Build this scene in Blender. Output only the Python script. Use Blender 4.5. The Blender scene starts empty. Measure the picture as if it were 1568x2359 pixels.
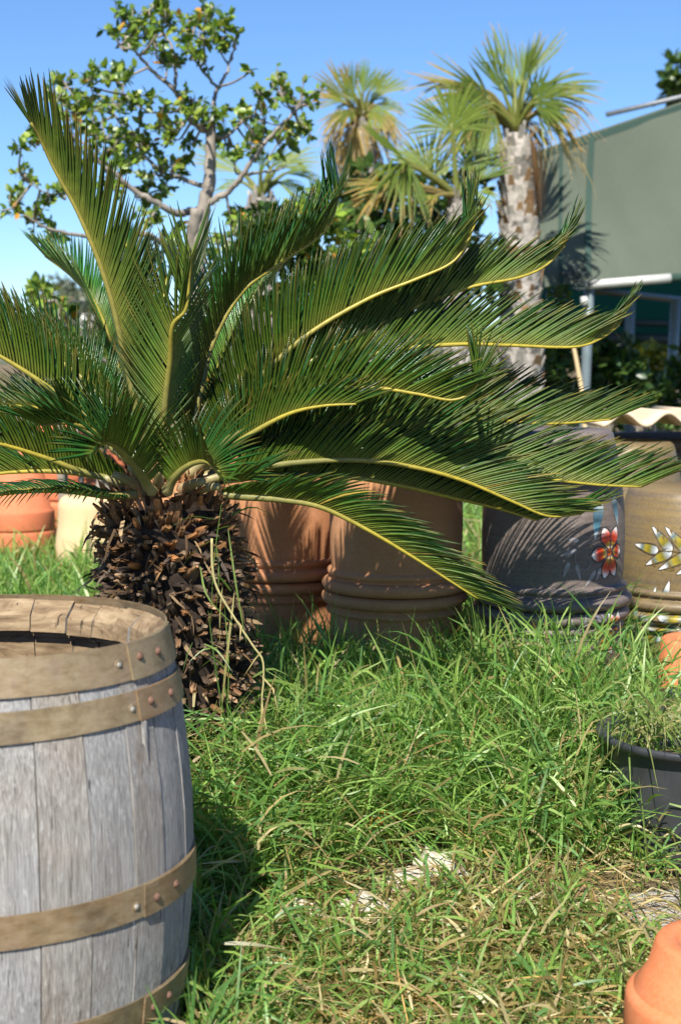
import bpy, math, random
import numpy as np
from mathutils import Vector, Matrix

random.seed(11)
rng = np.random.default_rng(11)
R = math.radians
S = bpy.context.scene
C = S.collection

# ------------------------------------------------------------------ camera
CAM_H = 1.10
PITCH = R(6.18)
F = 3498.0                       # focal length in units of a 1568 x 2358 picture
cam_d = bpy.data.cameras.new('camera')
cam = bpy.data.objects.new('camera', cam_d); C.objects.link(cam)
cam.location = (0, 0, CAM_H)
cam.rotation_euler = (math.pi / 2 - PITCH, 0, 0)
cam_d.sensor_fit = 'VERTICAL'
cam_d.sensor_height = 24.0
cam_d.sensor_width = 16.0
cam_d.lens = F / 2358.0 * 24.0
cam_d.clip_start = 0.05
cam_d.clip_end = 2000
cam_d.dof.use_dof = True
cam_d.dof.focus_distance = 3.2
cam_d.dof.aperture_fstop = 3.6
S.camera = cam

# ------------------------------------------------------------------ sky and sun
SUN_EL = R(46)
SUN_AZ = R(12)                   # the sun stands behind the camera, this far to its left
w = bpy.data.worlds.new('World'); S.world = w
w.use_nodes = True
nt = w.node_tree
bg = nt.nodes['Background']
sky = nt.nodes.new('ShaderNodeTexSky')
sky.sky_type = 'NISHITA'
sky.sun_disc = False
sky.sun_elevation = SUN_EL
sky.sun_rotation = math.pi + SUN_AZ
sky.air_density = 0.88
sky.dust_density = 0.0
sky.ozone_density = 10.0
sky.altitude = 50
nt.links.new(sky.outputs[0], bg.inputs[0])
bg.inputs[1].default_value = 0.093
sd = bpy.data.lights.new('sun', 'SUN')
sd.energy = 5.0
sd.angle = R(0.55)
sd.color = (1.0, 0.945, 0.86)
sun = bpy.data.objects.new('sun', sd); C.objects.link(sun)
to_sun = Vector((-math.sin(SUN_AZ) * math.cos(SUN_EL), -math.cos(SUN_AZ) * math.cos(SUN_EL), math.sin(SUN_EL)))
sun.rotation_euler = to_sun.to_track_quat('Z', 'Y').to_euler()
S.view_settings.view_transform = 'Standard'
S.view_settings.look = 'None'
S.view_settings.exposure = 0.76
S.view_settings.gamma = 1.0
S.cycles.max_bounces = 6
S.cycles.transparent_max_bounces = 6

# ------------------------------------------------------------------ helpers
cP, sP = math.cos(PITCH), math.sin(PITCH)

def at(x, y, Y):
    """world point on the vertical plane at distance Y"""
    r = (x - 784.0) / F; u = (1179.0 - y) / F
    d = Vector((r, cP + u * sP, -sP + u * cP))
    t = Y / d.y
    return Vector((0, 0, CAM_H)) + d * t

def tag(o, label=None, cat=None, group=None, kind=None):
    if label: o['label'] = label
    if cat: o['category'] = cat
    if group: o['group'] = group
    if kind: o['kind'] = kind
    return o

def thing(name, loc, label, cat, group=None):
    o = bpy.data.objects.new(name, None); C.objects.link(o)
    o.empty_display_size = 0.1
    o.location = loc
    return tag(o, label, cat, group)

def link(name, me, parent=None, loc=None):
    o = bpy.data.objects.new(name, me); C.objects.link(o)
    if parent is not None: o.parent = parent
    if loc is not None: o.location = loc
    return o

def mesh(name, V, Fc, mats, midx=None, smooth=True, col=None, off=None):
    """V (n,3); Fc (m,3) or (m,4) array, or list of lists"""
    V = np.asarray(V, dtype=np.float64).reshape(-1, 3)
    if off is not None: V = V - np.array(off)
    me = bpy.data.meshes.new(name)
    if isinstance(Fc, np.ndarray):
        m, k = Fc.shape
        me.vertices.add(len(V)); me.vertices.foreach_set('co', V.astype(np.float32).ravel())
        me.loops.add(m * k); me.loops.foreach_set('vertex_index', Fc.astype(np.int32).ravel())
        me.polygons.add(m); me.polygons.foreach_set('loop_start', (np.arange(m) * k).astype(np.int32))
        me.update(calc_edges=True)
    else:
        me.from_pydata([tuple(v) for v in V], [], Fc); me.update()
    for mt in (mats if isinstance(mats, (list, tuple)) else [mats]): me.materials.append(mt)
    if midx is not None: me.polygons.foreach_set('material_index', np.asarray(midx, dtype=np.int32))
    if smooth: me.polygons.foreach_set('use_smooth', np.ones(len(me.polygons), dtype=bool))
    if col is not None:
        a = me.color_attributes.new('tint', 'FLOAT_COLOR', 'POINT')
        c = np.ones((len(V), 4), dtype=np.float32); c[:, :3] = np.asarray(col).reshape(-1, 3)
        a.data.foreach_set('color', c.ravel())
    return me

class MB:
    """collects pieces of one mesh"""
    def __init__(s): s.v = []; s.f = []; s.c = []; s.m = []; s.n = 0
    def add(s, V, Fc, col=None, m=0):
        V = np.asarray(V, dtype=float).reshape(-1, 3)
        s.v.append(V)
        for f in Fc: s.f.append([int(i) + s.n for i in f]); s.m.append(m)
        c = np.ones((len(V), 3)) if col is None else np.broadcast_to(np.asarray(col, dtype=float), (len(V), 3))
        s.c.append(c); s.n += len(V)
    def mesh(s, name, mats, smooth=True, off=None):
        return mesh(name, np.concatenate(s.v), s.f, mats, s.m, smooth, np.concatenate(s.c), off)
    def build(s, name, mats, parent=None, smooth=True, off=None):
        return link(name, s.mesh(name, mats, smooth, off), parent)
    def box(s, c, h, rot=None, col=None, m=0):
        V = np.array([[x, y, z] for x in (-1, 1) for y in (-1, 1) for z in (-1, 1)], float) * np.array(h)
        if rot is not None: V = V @ np.array(rot).T
        s.add(V + np.array(c), [(0, 1, 3, 2), (4, 6, 7, 5), (0, 4, 5, 1), (2, 3, 7, 6), (0, 2, 6, 4), (1, 5, 7, 3)], col, m)
    def tube(s, P, r, k=8, col=None, m=0, cap=True):
        V, Fc = tube(P, r, k, cap)
        if col is not None and np.ndim(col) == 2: col = np.concatenate([np.repeat(np.asarray(col), k, axis=0)] + ([np.asarray(col)[[0, -1]]] if cap else []))
        s.add(V, Fc, col, m)
    def lathe(s, prof, k=48, c=(0, 0, 0), col=None, m=0, jit=0):
        V, Fc = lathe(prof, k)
        s.add(V + np.array(c), Fc, col, m)

def norm(a):
    a = np.asarray(a, float)
    return a / np.maximum(np.linalg.norm(a, axis=-1, keepdims=True), 1e-9)

def tube(P, r, k=8, cap=True):
    P = np.array([list(p) for p in P], float); n = len(P)
    r = np.broadcast_to(np.asarray(r, float), (n,))
    T = norm(np.gradient(P, axis=0))
    ref = np.array([0, 0, 1.0]) if abs(T[0][2]) < 0.9 else np.array([1.0, 0, 0])
    a = norm(np.cross(T[0], ref)); V = []
    for i in range(n):
        a = norm(a - T[i] * np.dot(a, T[i])); b = np.cross(T[i], a)
        th = np.arange(k) * 2 * math.pi / k
        V.append(P[i] + r[i] * (np.cos(th)[:, None] * a + np.sin(th)[:, None] * b))
    V = np.concatenate(V)
    Fc = [(i * k + j, i * k + (j + 1) % k, (i + 1) * k + (j + 1) % k, (i + 1) * k + j) for i in range(n - 1) for j in range(k)]
    if cap:
        V = np.concatenate([V, P[:1], P[-1:]]); c0 = n * k
        Fc += [(c0, (j + 1) % k, j) for j in range(k)] + [(c0 + 1, (n - 1) * k + j, (n - 1) * k + (j + 1) % k) for j in range(k)]
    return V, Fc

def lathe(prof, k=48):
    """prof: list of (r, z); open ends are closed when r = 0"""
    th = np.arange(k) * 2 * math.pi / k
    V = np.concatenate([np.stack([r * np.cos(th), r * np.sin(th), np.full(k, z)], 1) for r, z in prof])
    Fc = [(i * k + j, i * k + (j + 1) % k, (i + 1) * k + (j + 1) % k, (i + 1) * k + j) for i in range(len(prof) - 1) for j in range(k)]
    return V, Fc

def spline(P, n):
    """Catmull-Rom through P, resampled to n points by length"""
    P = np.array([list(p) for p in P], float)
    Q = np.concatenate([[2 * P[0] - P[1]], P, [2 * P[-1] - P[-2]]])
    out = []
    for i in range(1, len(Q) - 2):
        t = np.linspace(0, 1, 24, endpoint=False)[:, None]
        a, b, c, d = Q[i - 1], Q[i], Q[i + 1], Q[i + 2]
        out.append(0.5 * (2 * b + (c - a) * t + (2 * a - 5 * b + 4 * c - d) * t ** 2 + (3 * b - a - 3 * c + d) * t ** 3))
    out = np.concatenate(out + [P[-1:]])
    L = np.concatenate([[0], np.cumsum(np.linalg.norm(np.diff(out, axis=0), axis=1))])
    s = np.linspace(0, L[-1], n)
    return np.stack([np.interp(s, L, out[:, j]) for j in range(P.shape[1])], 1), L[-1]

# ------------------------------------------------------------------ materials
def node(nt, t, **kw):
    n = nt.nodes.new(t)
    for k, v in kw.items():
        if k in ('op',): n.operation = v
        elif hasattr(n, k): setattr(n, k, v)
    return n

class Mat:
    def __init__(s, name, rough=0.6, metallic=0.0, spec=0.5):
        s.m = bpy.data.materials.new(name); s.m.use_nodes = True
        s.t = s.m.node_tree; s.b = s.t.nodes['Principled BSDF']
        s.b.inputs['Roughness'].default_value = rough
        s.b.inputs['Metallic'].default_value = metallic
        s.b.inputs['Specular IOR Level'].default_value = spec
        s.tc = s.t.nodes.new('ShaderNodeTexCoord')
    def L(s, a, b): s.t.links.new(a, b)
    def coords(s, scale=(1, 1, 1), kind='Object'):
        mp = s.t.nodes.new('ShaderNodeMapping'); mp.inputs['Scale'].default_value = scale
        s.L(s.tc.outputs[kind], mp.inputs['Vector'])
        oi = s.t.nodes.new('ShaderNodeObjectInfo')
        ad = s.t.nodes.new('ShaderNodeVectorMath'); ad.operation = 'ADD'
        mu = s.t.nodes.new('ShaderNodeMath'); mu.operation = 'MULTIPLY'; mu.inputs[1].default_value = 37.0
        s.L(oi.outputs['Random'], mu.inputs[0]); s.L(mp.outputs[0], ad.inputs[0]); s.L(mu.outputs[0], ad.inputs[1])
        return ad.outputs[0]
    def noise(s, scale=5.0, detail=5, rough=0.6, co=(1, 1, 1), dist=0.0):
        n = s.t.nodes.new('ShaderNodeTexNoise')
        n.inputs['Scale'].default_value = scale; n.inputs['Detail'].default_value = detail
        n.inputs['Roughness'].default_value = rough; n.inputs['Distortion'].default_value = dist
        s.L(s.coords(co), n.inputs['Vector']); return n.outputs['Fac']
    def ramp(s, fac, stops):
        r = s.t.nodes.new('ShaderNodeValToRGB'); e = r.color_ramp.elements
        while len(e) < len(stops): e.new(0.5)
        for el, (p, c) in zip(e, stops):
            el.position = p; el.color = (*c, 1) if len(c) == 3 else c
        s.L(fac, r.inputs[0]); return r.outputs[0]
    def mix(s, fac, a, b, mode='MIX'):
        n = s.t.nodes.new('ShaderNodeMix'); n.data_type = 'RGBA'; n.blend_type = mode
        for v, i in ((fac, 0), (a, 6), (b, 7)):
            if isinstance(v, (int, float)): n.inputs[i].default_value = v
            elif isinstance(v, tuple): n.inputs[i].default_value = (*v, 1)
            else: s.L(v, n.inputs[i])
        return n.outputs[2]
    def attr(s, name='tint'):
        a = s.t.nodes.new('ShaderNodeAttribute'); a.attribute_name = name; return a.outputs['Color']
    def rand(s):
        return s.t.nodes.new('ShaderNodeObjectInfo').outputs['Random']
    def base(s, c):
        if isinstance(c, tuple): s.b.inputs['Base Color'].default_value = (*c, 1)
        else: s.L(c, s.b.inputs['Base Color'])
        s.c = c
    def bump(s, h, strength=0.3, dist=0.01):
        b = s.t.nodes.new('ShaderNodeBump'); b.inputs['Strength'].default_value = strength; b.inputs['Distance'].default_value = dist
        s.L(h, b.inputs['Height']); s.L(b.outputs[0], s.b.inputs['Normal'])
    def rough(s, fac, lo, hi):
        m = s.t.nodes.new('ShaderNodeMapRange'); m.inputs[3].default_value = lo; m.inputs[4].default_value = hi
        s.L(fac, m.inputs[0]); s.L(m.outputs[0], s.b.inputs['Roughness'])
    def translucent(s, col, amt):
        tr = s.t.nodes.new('ShaderNodeBsdfTranslucent'); mx = s.t.nodes.new('ShaderNodeMixShader')
        if isinstance(col, tuple): tr.inputs[0].default_value = (*col, 1)
        else: s.L(col, tr.inputs[0])
        mx.inputs[0].default_value = amt
        out = s.t.nodes['Material Output']
        s.L(s.b.outputs[0], mx.inputs[1]); s.L(tr.outputs[0], mx.inputs[2]); s.L(mx.outputs[0], out.inputs[0])

def plain(name, c, rough=0.6, metallic=0.0, var=0.15, scale=14, bump=0.15, spec=0.5, co=(1, 1, 1)):
    m = Mat(name, rough, metallic, spec)
    n = m.noise(scale, 6, 0.65, co)
    lo = tuple(x * (1 - var) for x in c); hi = tuple(min(1, x * (1 + var)) for x in c)
    m.base(m.ramp(n, [(0.3, lo), (0.7, hi)]))
    if bump: m.bump(n, bump, 0.004)
    return m.m

def leafmat(name, rough=0.45, amt=0.35, spec=0.4, boost=(1.25, 1.35, 0.6)):
    """colour comes from the tint each leaf carries, mottled"""
    m = Mat(name, rough, 0, spec)
    a = m.attr(); n = m.noise(60, 3, 0.6)
    c = m.mix(1.0, a, m.ramp(n, [(0.3, (0.78, 0.78, 0.78)), (0.7, (1.15, 1.15, 1.1))]), 'MULTIPLY')
    m.base(c)
    m.translucent(m.mix(1.0, c, boost, 'MULTIPLY'), amt)
    return m.m

def clay(name, c, dark, rough=0.75, streak=0.5, spec=0.25):
    m = Mat(name, rough, 0, spec)
    n1 = m.noise(3.2, 6, 0.62); n2 = m.noise(16, 5, 0.7, (0.15, 0.15, 4.0)); n3 = m.noise(150, 3, 0.6)
    a = m.mix(n1, dark, c)
    a = m.mix(streak, a, m.ramp(n2, [(0.32, dark), (0.62, c)]))
    a = m.mix(0.045, a, m.ramp(n3, [(0.35, (0.05, 0.03, 0.02)), (0.6, (0.9, 0.75, 0.6))]))
    n4 = m.noise(7, 8, 0.75, (1, 1, 0.8))
    a = m.mix(m.ramp(n4, [(0.54, (0, 0, 0)), (0.74, (0.32, 0.32, 0.32))]), a, tuple(min(.8, x * 1.3 + .12) for x in c))
    m.base(a); m.bump(m.mix(0.5, n2, n3), 0.07, 0.002); m.rough(n1, rough - 0.1, min(1, rough + 0.12))
    return m.m

M = {}
M['soil'] = None
def ground_mat():
    m = Mat('ground_earth', 0.95, 0, 0.1)
    n1 = m.noise(0.8, 7, 0.65); n2 = m.noise(26, 7, 0.75); n3 = m.noise(140, 4, 0.7)
    c = m.ramp(n1, [(0.35, (0.105, 0.075, 0.042)), (0.55, (0.20, 0.155, 0.085)), (0.7, (0.26, 0.21, 0.13))])
    c = m.mix(0.55, c, m.ramp(n2, [(0.35, (0.05, 0.036, 0.02)), (0.65, (0.33, 0.26, 0.15))]))
    c = m.mix(0.3, c, m.ramp(n3, [(0.4, (0.06, 0.045, 0.03)), (0.65, (0.42, 0.35, 0.22))]))
    m.base(c); m.bump(m.mix(0.5, n2, n3), 0.8, 0.02)
    return m.m
M['soil'] = ground_mat()
def concrete():
    m = Mat('old_concrete', 0.92, 0, 0.2)
    n1 = m.noise(4, 6, 0.65); n2 = m.noise(90, 5, 0.75)
    c = m.ramp(n1, [(0.3, (0.30, 0.275, 0.235)), (0.65, (0.44, 0.41, 0.36))])
    c = m.mix(0.35, c, m.ramp(n2, [(0.35, (0.12, 0.10, 0.08)), (0.6, (0.55, 0.52, 0.46))]))
    m.base(c); m.bump(n2, 0.5, 0.006)
    return m.m
M['concrete'] = concrete()

def stave_mat():
    m = Mat('weathered_oak', 0.85, 0, 0.22)
    fine = m.noise(9, 6, 0.75, (60, 60, 0.3), 0.1)
    ring = m.noise(5, 6, 0.6, (9, 9, 0.35), 1.4)
    blot = m.noise(6, 6, 0.65, (1, 1, 0.7))
    crack = m.noise(7, 4, 0.55, (26, 26, 0.6)); fleck = m.noise(170, 3, 0.6, (1, 1, 0.28)); stain = m.noise(2.6, 7, 0.7, (1.6, 1.6, 0.8))
    g = m.ramp(fine, [(0.34, (0.10, 0.097, 0.090)), (0.46, (0.235, 0.232, 0.222)), (0.56, (0.355, 0.352, 0.338)), (0.68, (0.52, 0.515, 0.495))])
    t = m.ramp(fine, [(0.30, (0.10, 0.066, 0.036)), (0.5, (0.30, 0.225, 0.14)), (0.72, (0.50, 0.41, 0.28))])
    warm = m.ramp(blot, [(0.42, (0, 0, 0)), (0.62, (1, 1, 1))])
    c = m.mix(m.mix(0.5, m.ramp(blot, [(0.45, (0, 0, 0)), (0.7, (0.7, 0.7, 0.7))]), m.ramp(m.rand(), [(0.3, (0, 0, 0)), (1.0, (0.6, 0.6, 0.6))])), g, t)
    c = m.mix(0.16, c, m.ramp(ring, [(0.35, (0.10, 0.09, 0.085)), (0.6, (0.50, 0.49, 0.47))]))
    c = m.mix(m.ramp(crack, [(0.30, (1, 1, 1)), (0.345, (0, 0, 0))]), c, (0.05, 0.042, 0.036))
    c = m.mix(m.ramp(fleck, [(0.60, (0, 0, 0)), (0.72, (0.45, 0.45, 0.45))]), c, (0.62, 0.61, 0.58))
    c = m.mix(m.ramp(stain, [(0.56, (0, 0, 0)), (0.72, (0.7, 0.7, 0.7))]), c, (0.20, 0.115, 0.05))
    m.base(c)
    m.bump(m.mix(0.5, fine, fleck), 0.9, 0.004)
    return m.m
M['stave'] = stave_mat()
def endgrain():
    m = Mat('cut_oak', 0.85, 0, 0.15)
    n = m.noise(14, 7, 0.7, (1, 1, 3.5), 0.8); k = m.noise(8, 4, 0.6, (10, 10, 1))
    c = m.ramp(n, [(0.3, (0.085, 0.055, 0.03)), (0.5, (0.235, 0.165, 0.095)), (0.72, (0.40, 0.305, 0.185))])
    c = m.mix(m.ramp(k, [(0.30, (1, 1, 1)), (0.36, (0, 0, 0))]), c, (0.04, 0.03, 0.02))
    m.base(c); m.bump(n, 0.6, 0.004); return m.m
M['cut'] = endgrain()
def hoopmat():
    m = Mat('hoop_steel', 0.5, 0.25, 0.5)
    n = m.noise(7, 7, 0.7); f = m.noise(30, 6, 0.75, (1, 1, 3)); b = m.noise(3.5, 5, 0.6)
    c = m.ramp(n, [(0.30, (0.075, 0.048, 0.025)), (0.44, (0.20, 0.135, 0.058)), (0.55, (0.31, 0.235, 0.12)), (0.70, (0.32, 0.305, 0.27))])
    c = m.mix(m.ramp(b, [(0.47, (0, 0, 0)), (0.62, (0.85, 0.85, 0.85))]), c, (0.235, 0.125, 0.045))
    c = m.mix(0.3, c, m.ramp(f, [(0.35, (0.10, 0.075, 0.05)), (0.65, (0.42, 0.38, 0.28))]))
    m.base(c); m.rough(f, 0.42, 0.72); m.bump(f, 0.18, 0.002); return m.m
M['hoop'] = hoopmat()
M['rivet'] = plain('rusty_rivet', (0.16, 0.085, 0.055), 0.75, 0.1, 0.35, 120, 0.3)
M['galv'] = plain('galvanised', (0.22, 0.23, 0.24), 0.55, 0.6, 0.2, 40, 0.1)
M['screw'] = plain('screw_zinc', (0.33, 0.31, 0.26), 0.55, 0.4, 0.2, 90, 0.1)
M['terra'] = clay('terracotta_brown', (0.46, 0.205, 0.088), (0.36, 0.15, 0.062), 0.8, 0.35)
M['terra2'] = clay('terracotta_tan', (0.50, 0.245, 0.11), (0.39, 0.175, 0.075), 0.8, 0.35)
M['orange'] = clay('terracotta_orange', (0.66, 0.205, 0.075), (0.57, 0.165, 0.055), 0.7, 0.25)
M['orange2'] = clay('terracotta_coral', (0.62, 0.18, 0.075), (0.54, 0.15, 0.06), 0.72, 0.25)
M['cream'] = clay('sand_cast_stone', (0.66, 0.50, 0.28), (0.60, 0.44, 0.235), 0.9, 0.2, 0.1)
M['tile'] = clay('roof_sheet_cream', (0.72, 0.60, 0.42), (0.55, 0.41, 0.25), 0.85, 0.3, 0.15)
M['grey'] = clay('slate_glaze', (0.155, 0.126, 0.112), (0.078, 0.055, 0.047), 0.55, 0.8, 0.4)
M['yellow'] = clay('ochre_glaze', (0.205, 0.140, 0.045), (0.095, 0.072, 0.052), 0.45, 0.85, 0.45)
M['paint'] = Mat('pot_paint', 0.35, 0, 0.5); M['paint'].base(M['paint'].attr()); M['paint'] = M['paint'].m
M['blackpl'] = plain('black_nursery_plastic', (0.040, 0.042, 0.046), 0.42, 0, 0.35, 9, 0.08, 0.5)
M['stone'] = plain('pale_limestone', (0.52, 0.47, 0.38), 0.95, 0, 0.3, 30, 0.7, 0.1)
M['pole'] = plain('pole_paint', (0.19, 0.235, 0.245), 0.4, 0.3, 0.12, 20, 0.05)
M['whitebar'] = plain('white_tube', (0.55, 0.55, 0.51), 0.4, 0.1, 0.1, 20, 0.05)
M['darkbar'] = plain('dark_tube', (0.03, 0.045, 0.045), 0.5, 0.1, 0.2, 20, 0.05)
M['oldwood'] = plain('grey_pallet_wood', (0.27, 0.23, 0.18), 0.9, 0, 0.35, 20, 0.4, 0.1, (8, 1, 8))
M['house'] = plain('white_house_wall', (0.75, 0.73, 0.68), 0.8, 0, 0.06, 3, 0.05)
M['roof'] = plain('red_house_roof', (0.35, 0.13, 0.07), 0.8, 0, 0.2, 3, 0.1)
M['leaf'] = leafmat('tree_leaf', 0.38, 0.30, 0.5)
M['grass'] = leafmat('grass_blade', 0.40, 0.40, 0.45, (1.2, 1.35, 0.5))
M['straw'] = leafmat('dry_straw', 0.7, 0.2, 0.2, (1.1, 1.0, 0.8))
M['fan'] = leafmat('fan_palm_leaf', 0.45, 0.42, 0.45, (1.25, 1.3, 0.55))
M['frondtop'] = leafmat('cycad_leaf_upper', 0.25, 0.14, 0.6, (1.3, 1.5, 0.35))
M['frondbot'] = leafmat('cycad_leaf_under', 0.42, 0.12, 0.4, (1.4, 1.4, 0.35))
M['rachis'] = leafmat('cycad_stalk', 0.40, 0.0, 0.45)
M['bark'] = plain('grey_bark', (0.27, 0.235, 0.195), 0.9, 0, 0.35, 26, 0.5, 0.15, (1, 1, 0.5))
M['palmbark'] = plain('palm_bark', (0.33, 0.30, 0.265), 0.9, 0, 0.45, 18, 0.7, 0.1, (1, 1, 2.2))
def scalemat():
    m = Mat('cycad_leaf_base', 0.85, 0, 0.2)
    n = m.noise(45, 6, 0.7, (1, 1, 1)); a = m.attr()
    c = m.mix(1.0, a, m.ramp(n, [(0.3, (0.45, 0.45, 0.45)), (0.7, (1.5, 1.45, 1.4))]), 'MULTIPLY')
    r = m.ramp(m.rand(), [(0.0, (0.35, 0.33, 0.33)), (0.4, (0.7, 0.68, 0.66)), (0.75, (1.15, 1.05, 0.95)), (1.0, (1.9, 1.45, 1.05))])
    m.base(m.mix(1.0, c, r, 'MULTIPLY')); m.bump(n, 0.6, 0.004); return m.m
M['scale'] = scalemat()
M['core'] = plain('trunk_core', (0.035, 0.026, 0.020), 0.95, 0, 0.5, 30, 0.8, 0.1)
M['wool'] = plain('crown_wool', (0.40, 0.20, 0.095), 0.95, 0, 0.45, 60, 0.9, 0.05)
def netmat(name, c, amt):
    m = Mat(name, 0.8, 0, 0.15)
    n = m.noise(1.3, 5, 0.6); f = m.noise(260, 2, 0.5)
    k = m.mix(0.25, m.ramp(n, [(0.3, tuple(x * 0.86 for x in c)), (0.7, tuple(x * 1.1 for x in c))]), m.ramp(f, [(0.4, tuple(x * 0.6 for x in c)), (0.6, tuple(min(1, x * 1.3) for x in c))]))
    m.base(k); m.translucent(k, amt); return m.m
M['net'] = netmat('shade_net', (0.125, 0.148, 0.112), 0.2)
M['netseam'] = netmat('shade_net_seam', (0.055, 0.098, 0.08), 0.2)
M['netdark'] = netmat('green_windbreak_net', (0.012, 0.085, 0.062), 0.35)
M['hillgreen'] = plain('hill_scrub', (0.14, 0.15, 0.10), 0.95, 0, 0.5, 0.12, 0.0, 0.05)
M['hilltan'] = plain('hill_field', (0.36, 0.29, 0.19), 0.95, 0, 0.3, 0.2, 0.0, 0.05)
# ------------------------------------------------------------------ ground
def gz(x, y):
    """height of the uneven ground near the camera"""
    k = np.clip((9 - y) / 4, 0, 1)
    return k * (0.022 * np.sin(2.1 * x + 0.7) * np.cos(1.7 * y) + 0.012 * np.sin(5.3 * x + 2.0 * y) + 0.008 * np.cos(9.1 * y - 4 * x))

def build_ground():
    xs = np.concatenate([[-900, -300, -100, -40, -15, -7], np.linspace(-4, 4, 81), [7, 15, 40, 100, 300, 900]])
    ys = np.concatenate([[-40, -8, -2], np.linspace(0.5, 9, 86), [12, 18, 30, 60, 140, 400, 1500]])
    X, Y = np.meshgrid(xs, ys, indexing='ij')
    inside = (np.abs(X) < 4.01)
    Z = np.where(inside, gz(X, Y), 0) - 0.004
    V = np.stack([X, Y, Z], -1).reshape(-1, 3)
    n, m = X.shape
    i, j = np.meshgrid(np.arange(n - 1), np.arange(m - 1), indexing='ij')
    a = (i * m + j).ravel()
    Fc = np.stack([a, a + m, a + m + 1, a + 1], 1)
    o = link('ground', mesh('ground', V, Fc, M['soil']))
    tag(o, kind='structure')
build_ground()

def build_path():
    # worn concrete showing through the grass on the right
    out = [(0.42, 2.72), (0.50, 2.60), (0.60, 2.35), (0.75, 2.05), (1.0, 1.8), (1.7, 1.8), (1.75, 3.1), (1.2, 3.12), (0.85, 3.10), (0.62, 3.02), (0.47, 2.9)]
    b = MB()
    c = np.mean(np.array(out), axis=0)
    rings = 7; k = len(out) * 6
    P, _ = spline([(x, y, 0) for x, y in out + out[:1]], k + 1); P = P[:-1]
    P[:, :2] += rng.normal(0, 0.008, (k, 2))
    V = []; 
    for r in range(rings):
        f = 1 - r / (rings - 1) * 0.999
        q = c + (P[:, :2] - c) * f
        z = gz(q[:, 0], q[:, 1]) + (0.006 if r else -0.02)
        V.append(np.column_stack([q, z]))
    V = np.concatenate(V)
    Fc = [(r * k + j, r * k + (j + 1) % k, (r + 1) * k + (j + 1) % k, (r + 1) * k + j) for r in range(rings - 1) for j in range(k)]
    b.add(V, Fc)
    tag(b.build('concrete_path', M['concrete'], smooth=False), kind='structure')
build_path()

# far hill on the left with a white house and scrub trees
def build_hill():
    Yc = 150.0
    xs = np.linspace(-170, 120, 90); ys = np.linspace(95, 260, 30)
    X, Y = np.meshgrid(xs, ys, indexing='ij')
    prof = 3.6 * np.exp(-((X + 45) / 55) ** 2) + 2.0 * np.exp(-((X - 60) / 60) ** 2)
    Z = prof * np.clip((Y - 95) / 60, 0, 1) ** 0.8 + 0.5 * np.sin(X * 0.31) * np.cos(Y * 0.2) * np.clip((Y - 95) / 40, 0, 1) - 0.3
    V = np.stack([X, Y, Z], -1).reshape(-1, 3); n, m = X.shape
    i, j = np.meshgrid(np.arange(n - 1), np.arange(m - 1), indexing='ij'); a = (i * m + j).ravel()
    o = link('hill', mesh('hill', V, np.stack([a, a + m, a + m + 1, a + 1], 1), M['hillgreen'])); tag(o, kind='structure')
build_hill()

def leaves_arrays(P, D, U, L, W, fold=0.18, curl=0.15):
    """leaf blades: base P, direction D, blade normal U, length L, half width W -> verts (n*8), tris"""
    n = len(P); D = norm(D); Sd = norm(np.cross(D, U)); N = np.cross(Sd, D)
    L = np.broadcast_to(L, (n,))[:, None]; W = np.broadcast_to(W, (n,))[:, None]
    def pt(u, s, h): return P + D * L * u + Sd * W * s + N * (W * h - L * curl * u * u)
    V = np.stack([pt(0, 0, 0), pt(.30, -.85, fold), pt(.30, 0, 0), pt(.30, .85, fold), pt(.65, -.9, fold), pt(.65, 0, 0), pt(.65, .9, fold), pt(1, 0, 0)], 1)
    T = np.array([(0, 2, 1), (0, 3, 2), (1, 2, 5), (1, 5, 4), (2, 3, 6), (2, 6, 5), (4, 5, 7), (5, 6, 7)])
    Fc = (np.arange(n)[:, None, None] * 8 + T[None]).reshape(-1, 3)
    return V.reshape(-1, 3), Fc

def rand_dirs(n, up=0.3):
    d = rng.normal(size=(n, 3)); d[:, 2] += up; return norm(d)

PAL_TREE = [(0.15, 0.25, 0.032), (0.10, 0.185, 0.030), (0.21, 0.31, 0.038), (0.075, 0.135, 0.026), (0.28, 0.35, 0.05)]
def pick(pal, n, orange=0.0, oc=(0.55, 0.27, 0.03)):
    c = np.array(pal)[rng.integers(0, len(pal), n)] * rng.uniform(0.75, 1.25, (n, 1))
    if orange:
        k = rng.random(n) < orange; c[k] = np.array(oc) * rng.uniform(0.7, 1.2, (k.sum(), 1))
    return c

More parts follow.
